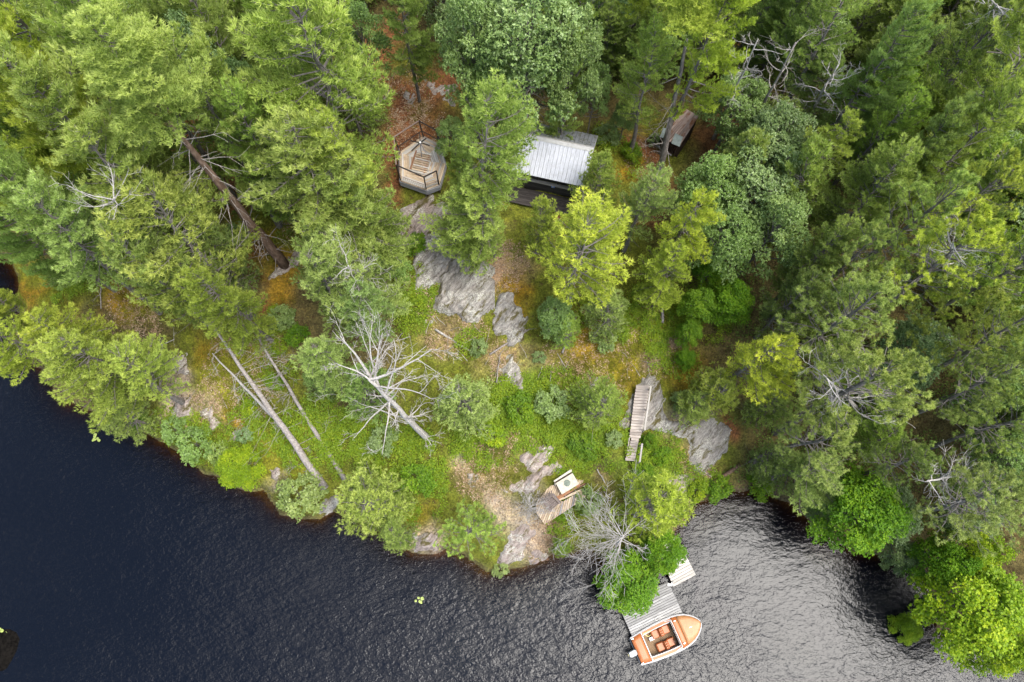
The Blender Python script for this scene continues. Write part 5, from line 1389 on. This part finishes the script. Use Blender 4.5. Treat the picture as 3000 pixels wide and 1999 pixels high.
mb = MB(); mb.box((2.62 * S, -.62, .70), (.10, .06, .05)); mb.box((2.62 * S, .62, .70), (.10, .06, .05)); mb.build('deck_light', M_CHROME, boat, bevel=.015)

# ---- the fire deck
ZF = zone(1500, 1350, 7.465); zf = 2.75
poly = wpoly(ZF, [(512, 1100), (520, 950), (745, 640), (850, 545), (1480, 330), (1500, 240), (1600, 245), (1590, 470), (1670, 620), (1660, 740), (1440, 925), (710, 1395)], zf)
o = (poly[0][0], poly[0][1], zf); fd = empty('wooden_deck', o); tag(fd, 'tan plank fire deck with herringbone boards on the rocks above the shore', 'deck')
a1 = world_at(*ZF(850, 620), zf); a2 = world_at(*ZF(640, 1150), zf); ang = math.atan2(a2.y - a1.y, a2.x - a1.x)
left = wpoly(ZF, [(512, 1100), (520, 950), (745, 640), (850, 545), (960, 520), (1090, 750), (985, 880), (1120, 890), (850, 1310), (710, 1395)], zf)
mid_ = wpoly(ZF, [(1125, 890), (1530, 650), (1660, 640), (1660, 740), (1440, 925), (858, 1308)], zf)
right = wpoly(ZF, [(1340, 310), (1480, 330), (1500, 240), (1600, 245), (1555, 480), (1110, 740)], zf)
rr_ = random.Random(3)
boards(fd, o, left, ang, .115, zf, .035, [M_DECK, M_DECK, M_DECKGREY, M_DECK], rnd=rr_)
b1 = world_at(*ZF(1600, 300), zf); b2 = world_at(*ZF(1480, 880), zf); ang2 = math.atan2(b2.y - b1.y, b2.x - b1.x)
boards(fd, o, mid_, ang2, .115, zf - .002, .035, [M_DECK, M_DECK, M_DECKGREY], rnd=rr_)
boards(fd, o, right, ang2, .115, zf - .004, .035, [M_DECK], rnd=rr_)
for k_, (q0, q1, w_, m_) in enumerate((((1000, 870), (1530, 640), .12, M_DECK), ((985, 810), (1480, 520), .13, M_LITTERWOOD), ((1010, 840), (1600, 510), .10, M_LITTERWOOD), ((1130, 800), (1620, 500), .06, M_DARKWOOD))):
    bar_part(fd, o, world_at(*ZF(*q0), zf + .03 + .02 * k_), world_at(*ZF(*q1), zf + .03 + .02 * k_), w_, .04, m_, 'edge_board')
for c_ in ((520, 1080), (720, 1370), (1440, 900), (1640, 700), (760, 640), (1560, 300)):
    p = world_at(*ZF(*c_), zf - .04); c2 = Vector((sum(a[0] for a in poly) / len(poly), sum(a[1] for a in poly) / len(poly), 0)); d = (c2 - p); d.z = 0; p = p + d.normalized() * .15
    bar_part(fd, o, (p.x, p.y, ground(p.x, p.y) - .3), (p.x, p.y, zf - .04), .09, .09, M_DARKWOOD, 'post', (1, 0, 0))
for q0, q1 in (((520, 1100), (712, 1385)), ((720, 1385), (1435, 925)), ((1445, 918), (1655, 745)), ((520, 945), (740, 645))):
    a = world_at(*ZF(*q0), zf - .10); b = world_at(*ZF(*q1), zf - .10); c2 = Vector((sum(q[0] for q in poly) / len(poly), sum(q[1] for q in poly) / len(poly), zf - .1)); m_ = (a + b) / 2; n_ = (c2 - m_).normalized() * .06
    bar_part(fd, o, a + n_, b + n_, .04, .12, M_DARKWOOD, 'rim_joist')
# the square cream table with its octagonal plate
M_CREAM = paint('cream_painted_wood', (.52, .47, .37), .6, 0, .10, 5)
M_LEAD = paint('grey_green_grate', (.16, .19, .15), .6, .3, .2, 14)
M_SLOT = paint('dark_slot_strip', (.06, .04, .03), .95, 0, .4, 20)  # dark brown for the strip between the bench boards
ztb = zf + .42
TP = [world_at(*ZF(x, y), ztb) for x, y in ((975, 520), (1090, 740), (1468, 510), (1340, 300))]
tc_ = sum(TP, Vector()) / 4; tb = empty('fire_table', (tc_.x, tc_.y, zf)); tag(tb, 'square cream fire table with an octagonal grey-green lid in its middle', 'table')
def qprism(pts, z0, z1, name, mat, par, org, bev=0):
    mb = MB(); q = [(p.x - org[0], p.y - org[1]) for p in pts]
    ar = sum(q[i][0] * q[(i + 1) % len(q)][1] - q[(i + 1) % len(q)][0] * q[i][1] for i in range(len(q)))
    if ar < 0: q = q[::-1]
    mb.prism(q, z0 - org[2], z1 - org[2]); return mb.build(name, mat, par, bevel=bev)
og = (tc_.x, tc_.y, zf)
qprism([tc_.lerp(p, .94) for p in TP], zf + .005, ztb - .045, 'base_box', M_CREAM, tb, og)
for i in range(4):      # the top is four mitred boards round the lid opening
    a, b = TP[i], TP[(i + 1) % 4]
    qprism([a, b, tc_.lerp(b, .18), tc_.lerp(a, .18)], ztb - .04, ztb + rnd.uniform(-.003, .003), 'top_board', M_CREAM, tb, og, .004)
oc = world_at(*ZF(1205, 490), ztb)
mb = MB(); mb.prism([(.20 * math.cos(R(22.5 + 45 * k_)), .20 * math.sin(R(22.5 + 45 * k_))) for k_ in range(8)], .002, .03)
lid = mb.build('octagonal_lid', M_LEAD, tb, loc=oc - Vector(og), bevel=.006)
for k_ in range(6):
    mb = MB(); mb.box((0, 0, 0), (.30 - .03 * abs(k_ - 2.5), .012, .01)); ob = mb.build('rib', M_LEAD, lid, loc=(0, -.125 + .05 * k_, .035))
# pale bench behind the table
bz = zf + .40
be = empty('bench', world_at(*ZF(1100, 330), zf)); tag(be, 'narrow pale bench with a dark slot behind the cream table', 'bench')
bo = tuple(be.location)
for pts_, z_, nm, mt in (([(910, 440), (925, 470), (1310, 235), (1278, 193)], bz, 'seat_board', M_CREAM), ([(950, 500), (975, 530), (1340, 300), (1325, 270)], bz - .02, 'front_board', M_CREAM), ([(930, 465), (955, 505), (1325, 275), (1305, 238)], bz - .12, 'slot_filling', M_SLOT)):
    qprism([world_at(*ZF(x, y), z_) for x, y in pts_], z_ - .04, z_, nm, mt, be, bo, .004)
for c_ in ((945, 480), (1300, 250)):
    p = world_at(*ZF(*c_), bz - .1); bar_part(be, bo, (p.x, p.y, zf), (p.x, p.y, bz - .125), .30, .05, M_CREAM, 'end_panel', (1, 0, 0))
# adirondack chair
M_CHAIR = wood_mat('grey_brown_chair_wood', (.09, .07, .06), (.18, .145, .13), (.28, .24, .215))
c0 = world_at(*ZF(850, 900), zf + .3); f0 = world_at(*ZF(940, 1010), zf + .3); ca_ = math.atan2(f0.y - c0.y, f0.x - c0.x)
ch = empty('garden_chair', (c0.x, c0.y, zf + .002), ca_); tag(ch, 'grey-brown slatted wooden lounge chair on the fire deck', 'chair')
for k_ in range(7):
    a = (k_ - 3) * .085; top_y = (k_ - 3) * .115; Lk = .72 - .035 * abs(k_ - 3)
    bar_part(ch, (0, 0, 0), (-.12, a * .8, .34), (-.12 - Lk * .5, top_y, .34 + Lk * .86), .062, .018, M_CHAIR, 'back_slat', (1, 0, .4))
for k_ in range(5): bar_part(ch, (0, 0, 0), (-.08 + .10 * k_, -.26, .32 + .022 * k_), (-.08 + .10 * k_, .26, .32 + .022 * k_), .085, .018, M_CHAIR, 'seat_slat')
for s in (1, -1):
    bar_part(ch, (0, 0, 0), (-.28, .33 * s, .53), (.42, .34 * s, .56), .13, .022, M_CHAIR, 'armrest')
    bar_part(ch, (0, 0, 0), (.33, .29 * s, 0), (.33, .29 * s, .54), .09, .022, M_CHAIR, 'leg', (1, 0, 0))
    bar_part(ch, (0, 0, 0), (-.42, .26 * s, .05), (.38, .26 * s, .38), .022, .10, M_CHAIR, 'side_rail')
bar_part(ch, (0, 0, 0), (-.22, -.30, .52), (-.22, .30, .52), .06, .02, M_CHAIR, 'back_rail')

# ---- the stairs down the bedrock
ZS = zone(1780, 1060, 4.9)
st = on_ground(*ZS(510, 380)); zt = st.z + .50; zb = on_ground(*ZS(320, 1410)).z + .30
se = empty('wooden_stairs', (st.x, st.y, st.z)); tag(se, 'long weathered wooden stairs with a pale handrail down the bedrock', 'stairs')
so_ = (st.x, st.y, st.z); n = 26
def lerp(a, b, f): return a + (b - a) * f
def edge(y, side):
    Lft = [(350, 412), (520, 383), (1010, 322), (1085, 312), (1090, 345), (1190, 318), (1410, 252)]
    Rgt = [(350, 600), (520, 578), (1010, 490), (1085, 470), (1090, 440), (1200, 425), (1410, 392)]
    T = Lft if side < 0 else Rgt
    for (a, b), (c, d) in zip(T, T[1:]):
        if y <= c: return lerp(b, d, (y - a) / max(c - a, 1e-6))
    return T[-1][1]
rr_ = random.Random(12)
for i in range(n):
    y = 372 + (1400 - 372) * i / (n - 1); z = lerp(zt, zb, i / (n - 1))
    a = world_at(*ZS(edge(y, -1), y), z); b = world_at(*ZS(edge(y, 1), y + 8), z)
    if i: bar_part(se, so_, a + Vector((0, .10, -.035)), b + Vector((0, .10, -.035)), .10, .03, M_DARKWOOD, 'tread_shade')  # added dark boards that stand in for the shade between treads
    bar_part(se, so_, a, b, (.30 if i == 0 else .145) * rr_.uniform(.96, 1.03), .04, M_STAIR, 'tread')
for side in (-1, 1):
    a = world_at(*ZS(edge(372, side) - side * 12, 372), zt - .14); b = world_at(*ZS(edge(1400, side) - side * 10, 1400), zb - .14)
    bar_part(se, so_, a, b, .05, .22, M_STAIR, 'stringer')
for (p0, p1) in (((622, 352), (533, 985)), ((498, 1175), (462, 1440))):
    f0_, f1_ = (p0[1] - 372) / 1028, (p1[1] - 372) / 1028
    A = world_at(*ZS(*p0), lerp(zt, zb, f0_) + .55); B = world_at(*ZS(*p1), lerp(zt, zb, f1_) + .55)
    bar_part(se, so_, A, B, .09, .045, M_DOCKNEW, 'handrail')
    for f in (.03, .5, .97):
        p = A.lerp(B, f); bar_part(se, so_, (p.x, p.y, ground(p.x, p.y) - .2), (p.x, p.y, p.z - .03), .08, .05, M_STAIR, 'rail_post', (1, 0, 0))

# ---- gazebo platform and frame
ZG = zone(1120, 330, 6.029); zg = 6.95
M_FRAME = paint('dark_bronze_frame', (.035, .028, .025), .45, .3)
M_GSKIRT = wood_mat('grey_skirt_board', (.20, .195, .20), (.34, .33, .34), (.46, .45, .46))
gp = [(298, 700), (725, 412), (1010, 560), (1120, 900), (1010, 1285), (778, 1372), (308, 1205)]
GPp = wpoly(ZG, gp, zg)
go = (sum(p[0] for p in GPp) / 7, sum(p[1] for p in GPp) / 7, zg); gz = empty('gazebo_platform', go); tag(gz, 'many sided tan plank platform with grey skirt on the hilltop', 'deck')
cpx = (700, 850)
for i in range(7):      # boards follow each side of the platform, as wedges round the middle
    a, b = gp[i], gp[(i + 1) % 7]
    wedge = wpoly(ZG, [a, b, (lerp(cpx[0], b[0], .32), lerp(cpx[1], b[1], .32)), (lerp(cpx[0], a[0], .32), lerp(cpx[1], a[1], .32))], zg)
    ang = math.atan2(wedge[1][1] - wedge[0][1], wedge[1][0] - wedge[0][0])
    boards(gz, go, wedge, ang, .11, zg, .03, [M_DECK, M_DECK, M_DOCKNEW], rnd=rr_, gap=.012)
    A = Vector((*GPp[i], zg - .14)); B = Vector((*GPp[(i + 1) % 7], zg - .14))
    c = Vector((go[0], go[1], zg - .14)); m_ = (A + B) / 2; n_ = (m_ - c).normalized() * .02
    for j_ in range(3):
        bar_part(gz, go, A + n_ - Vector((0, 0, .14 * j_ - .02)), B + n_ - Vector((0, 0, .14 * j_ - .02)), .03, .13, M_GSKIRT, 'skirt_board')
    bar_part(gz, go, (A.x * .94 + c.x * .06, A.y * .94 + c.y * .06, ground(A.x, A.y) - .4), (A.x * .94 + c.x * .06, A.y * .94 + c.y * .06, zg - .04), .1, .1, M_DARKWOOD, 'post', (1, 0, 0))
core = wpoly(ZG, [(lerp(cpx[0], x, .315), lerp(cpx[1], y, .315)) for x, y in gp], zg)
boards(gz, go, core, R(8), .11, zg - .002, .03, [M_DECK], rnd=rr_, gap=.012)
# stacked slats lying in the middle
sx = empty('slat_pallet', world_at(*ZG(680, 870), zg)); tag(sx, 'loose ladder-like panel of spaced boards on the gazebo platform', 'panel'); sxo = tuple(sx.location)
for i in range(11):
    y = 690 + i * 38; xl = 610 - i * 10
    a = world_at(*ZG(xl, y), zg + .06); b = world_at(*ZG(xl + 260, y + 62), zg + .06)
    bar_part(sx, sxo, a, b, .07, .03, M_DECK if i % 3 else M_DOCKNEW, 'slat')
bar_part(sx, sxo, world_at(*ZG(600, 670), zg + .022), world_at(*ZG(495, 1000), zg + .022), .09, .035, M_LITTERWOOD, 'rail')
bar_part(sx, sxo, world_at(*ZG(830, 740), zg + .022), world_at(*ZG(740, 1070), zg + .022), .09, .035, M_LITTERWOOD, 'rail')
# frame
gf = empty('gazebo', go); tag(gf, 'dark metal gazebo frame without its canopy standing on the hilltop platform', 'gazebo')
zt_ = zg + 1.42
tops = [(205, 432), (645, 148), None, None, None, (735, 1140), (245, 928)]
topw = []
for i in range(7):
    b_ = world_at(*ZG(*gp[i]), zg); b_ = b_.lerp(Vector(go), .04)
    topw.append((world_at(*ZG(*tops[i]), zt_) if tops[i] else Vector((b_.x, b_.y, zt_)), b_))
M_FRAMELT = paint('worn_bronze_rail', (.30, .22, .18), .45, .5)
for i in range(7):
    t1, b1 = topw[i]; t2, b2 = topw[(i + 1) % 7]
    if i == 3: continue
    b1 = Vector((b1.x, b1.y, zg + .01))
    bar_part(gf, go, b1, t1, .065, .065, M_FRAME, 'post', (1, 0, 0))
    bar_part(gf, go, t1, t2, .06, .06, M_FRAMELT if i in (0, 6) else M_FRAME, 'top_rail')
    if i in (0, 1, 6): bar_part(gf, go, b1.lerp(t1, .38), Vector((b2.x, b2.y, zg)).lerp(t2, .38), .04, .04, M_FRAME, 'middle_rail')
    if i in (4, 5, 6):
        for k_ in range(12):
            f = .06 + .08 * k_
            p = b1.lerp(Vector((b2.x, b2.y, zg + .01)), f); q = p + Vector((0, 0, .42))
            if i == 4 and f > .9: continue
            bar_part(gf, go, p, q, .012, .012, M_FRAME, 'baluster', (1, 0, 0))
        bar_part(gf, go, b1 + Vector((0, 0, .43)), Vector((b2.x, b2.y, zg + .44)), .03, .02, M_FRAMELT, 'hand_rail')
hub = world_at(*ZG(670, 535), zg + 2.1)
mb = MB(); mb.tube([(0, 0, -.10), (0, 0, .06)], [.05, .06], 10); mb.tube([(0, 0, .06), (0, 0, .10)], [.035, .02], 8)
mb.build('hub', paint('white_cap', (.75, .75, .75), .4), gf, loc=hub - Vector(go))
for k_ in range(7):
    t1, b1 = topw[k_]; d = (t1 - hub); bar_part(gf, go, hub, hub + d * (.42 if k_ % 2 else .36), .055, .05, M_FRAME, 'rib')
bar_part(gf, go, hub, world_at(*ZG(730, 1110), zt_), .02, .02, M_FRAMELT, 'brace')

# ---- the metal roofed cabin
ZC = zone(1480, 330, 6.03); zr, ze = 9.2, 8.0
rW = world_at(*ZC(205, 350), zr); rE = world_at(*ZC(1560, 640), zr)
ax = (rE - rW); ax.z = 0; Lr = ax.length; ax.normalize(); nx_ = Vector((ax.y, -ax.x, 0))   # nx_ towards the lake
cang = math.atan2(ax.y, ax.x); co = Vector((rW.x, rW.y, 5.9))
cab = empty('cabin', co, cang); tag(cab, 'small dark walled cabin under a ribbed silver metal roof', 'cabin')
M_TIN = paint('silver_roof_sheet', (.70, .71, .73), .38, .15, .05, 3)
M_TIN.node_tree.nodes  # plain painted steel
def tin_mat(name, c, stains):
    m, nt, out = new_mat(name)
    tcn = N(nt, 'ShaderNodeTexCoord'); oi = N(nt, 'ShaderNodeObjectInfo')
    n1 = N(nt, 'ShaderNodeTexNoise', Scale=3.0, Detail=5.0)
    mp = N(nt, 'ShaderNodeMapping'); mp.inputs['Scale'].default_value = (6, .7, 1)
    ad = N(nt, 'ShaderNodeVectorMath', operation='ADD'); nt.links.new(tcn.outputs['Object'], ad.inputs[0]); nt.links.new(oi.outputs['Location'], ad.inputs[1])
    nt.links.new(ad.outputs[0], mp.inputs[0]); nt.links.new(mp.outputs[0], n1.inputs['Vector'])
    r = ramp(nt, n1.outputs[0], [(.3, tuple(x * .8 for x in c)), (.6, c)])
    n2 = N(nt, 'ShaderNodeTexNoise', Scale=5.0, Detail=6.0); nt.links.new(ad.outputs[0], n2.inputs['Vector'])
    r2 = ramp(nt, n2.outputs[0], [(.52, (0, 0, 0)), (.62, (stains, stains, stains))])
    cc = mixc(nt, r2.outputs[0], r.outputs[0], (.12, .12, .06))
    p = N(nt, 'ShaderNodeBsdfPrincipled', Roughness=.42, Metallic=.25); nt.links.new(cc, p.inputs['Base Color']); nt.links.new(p.outputs[0], out.inputs[0])
    return m
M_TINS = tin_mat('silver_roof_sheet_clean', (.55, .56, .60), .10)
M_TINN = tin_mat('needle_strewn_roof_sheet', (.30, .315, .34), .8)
half = 1.79; drop = zr - ze; W_ = .235; nst = int(round(Lr / W_)); W_ = Lr / nst
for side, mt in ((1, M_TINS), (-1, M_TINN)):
    d = Vector((0, -side * half, -drop)); Ls = d.length; d.normalize()
    for i in range(nst):
        mb = MB(); x0, x1 = i * W_ + .004, (i + 1) * W_ - .004; V, F = [], []
        prof = [(x0, 0.0), (x0 + .012, .028), (x0 + .034, .028), (x0 + .046, 0), (x0 + (W_ * .5) - .01, 0), (x0 + W_ * .5, .008), (x0 + W_ * .5 + .01, 0), (x1, 0)]
        nrm = Vector((0, -side * drop, half)).normalized() if side > 0 else Vector((0, drop, half)).normalized()
        nrm = Vector((0, -side * drop / Ls, half / Ls))
        for s_ in (0.03, Ls):
            for (x, h) in prof:
                q = Vector((x, 0, 0)) + d * s_ + nrm * h; V.append((q.x, q.y, q.z))
        m = len(prof)
        for j in range(m - 1): F.append((j, j + 1, m + j + 1, m + j) if side < 0 else (j, m + j, m + j + 1, j + 1))
        mb.add(V, F); ob = mb.build('roof_sheet', mt, cab, loc=(0, 0, zr - co.z))
        so = ob.modifiers.new('t', 'SOLIDIFY'); so.thickness = .006; so.offset = -1
mb = MB(); V = []
for x in (-.02, Lr + .02): V += [(x, -.17, zr - co.z - .085), (x, 0, zr - co.z + .045), (x, .17, zr - co.z - .085)]
mb.add(V, [(0, 3, 4, 1), (1, 4, 5, 2)]); ob = mb.build('ridge_cap', M_HULL, cab); so = ob.modifiers.new('t', 'SOLIDIFY'); so.thickness = .012; so.offset = 1
for x in (-.015, Lr + .015):
    for side in (1, -1):
        bar_part(cab, (0, 0, 0), (x, -side * .05, zr - co.z - .12), (x, -side * half, ze - co.z - .09), .025, .14, M_GSKIRT, 'barge_board')
M_WALLD = wood_mat('dark_stained_siding', (.028, .024, .022), (.05, .043, .04), (.085, .075, .07))
yb = .32; wz0, wz1 = -.2, ze - co.z + .16
def wallbox(name, c_, s_, mat, par=cab): mb = MB(); mb.box(c_, s_); return mb.build(name, mat, par)
ys, yn = -(half - .42), (half - .25)
for k_ in range(11):        # lapped siding boards
    z_ = .0 + k_ * .19
    if z_ > wz1: break
    wallbox('siding_board', (Lr / 2, yn, z_), (Lr - .5, .03, .185), M_WALLD)
    for x in (.25, Lr - .25): wallbox('siding_board', (x, (ys + yn) / 2, z_), (.03, yn - ys - .035, .185), M_WALLD)
    if z_ < 1.0: wallbox('siding_board', (Lr / 2, ys, z_), (Lr - .5, .03, .185), M_WALLD)
sill = wallbox('window_sill', (Lr / 2, ys - .10, 1.11), (Lr - .3, .20, .04), M_DOCK)
for k_ in range(4): wallbox('window_post', (.35 + (Lr - .7) * k_ / 3, ys, 1.55), (.08, .06, .84), M_WALLD)
wallbox('lintel', (Lr / 2, ys, 2.03), (Lr - .5, .07, .12), M_WALLD)
M_SCREEN = paint('dark_window_screen', (.012, .011, .010), .3)
for k_ in range(3): wallbox('window', (.35 + (Lr - .7) * (k_ + .5) / 3, ys + .02, 1.55), ((Lr - .7) / 3 - .10, .015, .80), M_SCREEN)
# porch deck in front
for k_ in range(8): wallbox('porch_board', (Lr / 2, ys - .22 - .14 * k_, .12), (Lr - .2, .13, .035), M_WALLD)
M_BLUE = paint('blue_plastic', (.08, .18, .5), .4)
for k_, xs_ in enumerate((820, 842, 864)):
    p = world_at(*ZC(xs_, 1322 + 4 * k_), co.z + 1.15); mb = MB(); mb.tube([(0, 0, 0), (0, 0, .10)], .028, 10); mb.tube([(0, 0, .10), (0, 0, .13)], .015, 8)
    tag(mb.build('bottle', M_BLUE if k_ != 1 else M_HULL, loc=p), ('left blue bottle on the cabin window ledge', 'white bottle between two blue ones on the cabin window ledge', 'right blue bottle on the cabin window ledge')[k_], 'bottle', 'bottles on the window ledge')

# ---- tilted roof shed at the right
ZH = zone(1840, 290, 6.535); zh = 7.7
gh = on_ground(*ZH(850, 800)).z
def HW(x, y, z): return world_at(*ZH(x, y), z)
sh = empty('old_shed', (*HW(900, 600, gh)[:2], gh)); sho = tuple(sh.location); tag(sh, 'old shed with a needle covered tilted plank roof under tall pine trunk', 'shed')
corn = [HW(1115, 195, zh + .35), HW(1350, 330, zh + .35), HW(985, 920, zh - .35), HW(600, 725, zh - .35)]
sh_m = wood_mat('faded_pink_roof_boards', (.22, .145, .11), (.38, .28, .23), (.48, .39, .34), stain=(.19, .075, .03))
nb2 = 9
for i in range(nb2):
    f = (i + .5) / nb2; a = corn[0].lerp(corn[1], f); b = corn[3].lerp(corn[2], f)
    w_ = ((corn[1] - corn[0]).length + (corn[2] - corn[3]).length) / 2 / nb2 - .012
    bar_part(sh, sho, a, b, w_, .03, sh_m, 'roof_board')
M_FELT = paint('grey_green_roofing_sheet', (.27, .31, .28), .7, 0, .1, 5)
for pts_ in (((680, 553), (822, 588), (750, 785), (605, 728)), ((900, 655), (1052, 728), (985, 915), (830, 850))):
    P = []
    for x, y in pts_:
        p = HW(x, y, zh - .2); 
        for _ in range(4):
            t = ((p - corn[0]).dot((corn[3] - corn[0]).normalized())) / (corn[3] - corn[0]).length; p = HW(x, y, lerp(zh + .35, zh - .35, min(max(t, 0), 1)) + .035)
        P.append(p)
    mb = MB(); V = [tuple(p - Vector(sho)) for p in P] + [tuple(p - Vector(sho) - Vector((0, 0, .02))) for p in P]
    mb.add(V, [(0, 3, 2, 1), (4, 5, 6, 7)] + [(i, (i + 1) % 4, 4 + (i + 1) % 4, 4 + i) for i in range(4)]); mb.build('roofing_sheet', M_FELT, sh)
cen = sum(corn, Vector()) / 4
low = [Vector((cen.x + (p.x - cen.x) * .86, cen.y + (p.y - cen.y) * .86, p.z - .05)) for p in corn]
for i in range(4):
    a, b = low[i], low[(i + 1) % 4]; n = 7
    for k_ in range(n):
        p = a.lerp(b, (k_ + .5) / n); wv = (b - a); wv.z = 0
        bar_part(sh, sho, (p.x, p.y, gh - .2), (p.x, p.y, p.z - .03), .03, wv.length / n - .01, M_DARKWOOD, 'wall_board', tuple(Vector((-wv.y, wv.x, 0)).normalized()))
sdk = empty('shed_deck', (*HW(560, 760, gh + .3)[:2], gh + .3)); sdo = tuple(sdk.location); tag(sdk, 'dark wet plank deck with pale edge beam beside the tilted roof shed', 'deck')
P = [tuple(HW(x, y, gh + .3))[:2] for x, y in ((370, 755), (500, 610), (700, 720), (990, 920), (1000, 990), (830, 1060), (700, 985))]
p1, p2 = HW(370, 755, 6), HW(700, 985, 6); boards(sdk, sdo, P, math.atan2(p2.y - p1.y, p2.x - p1.x), .14, gh + .3, .035, [M_DARKWOOD], rnd=rr_)
bar_part(sdk, sdo, HW(368, 762, gh + .34), HW(700, 992, gh + .34), .07, .05, M_DOCK, 'edge_beam'); bar_part(sdk, sdo, HW(712, 1000, gh + .34), HW(830, 1085, gh + .34), .07, .05, M_DOCK, 'edge_beam')

# ---- lily pads
M_PAD = paint('yellow_green_lily_pad', (.30, .36, .08), .5, 0, .15, 10)
for (u, v), n, lab in (((1228, 1757), 5, 'small group of yellow-green lily pads alone in the open water'), ((286, 1283), 6, 'faint lily pads in the dark water near the left shore'), ((8, 1848), 3, 'lily pads at the left edge near the bottom corner')):
    p = world_at(u, v, .004); e = empty('lily_pads', p); tag(e, lab, 'lily pads', 'floating lily pad groups'); rnd = random.Random(u)
    for k_ in range(n):
        r_ = rnd.uniform(.07, .12); a0 = rnd.uniform(0, 6.28); mb = MB()
        pts = [(0, 0)] + [(r_ * math.cos(a0 + .25 + (5.8) * j / 12), r_ * .9 * math.sin(a0 + .25 + 5.8 * j / 12)) for j in range(13)]
        mb.prism(pts, 0, .008); mb.build('pad', M_PAD, e, loc=(rnd.uniform(-.22, .22), rnd.uniform(-.2, .2), .012 * (k_ + 1)))
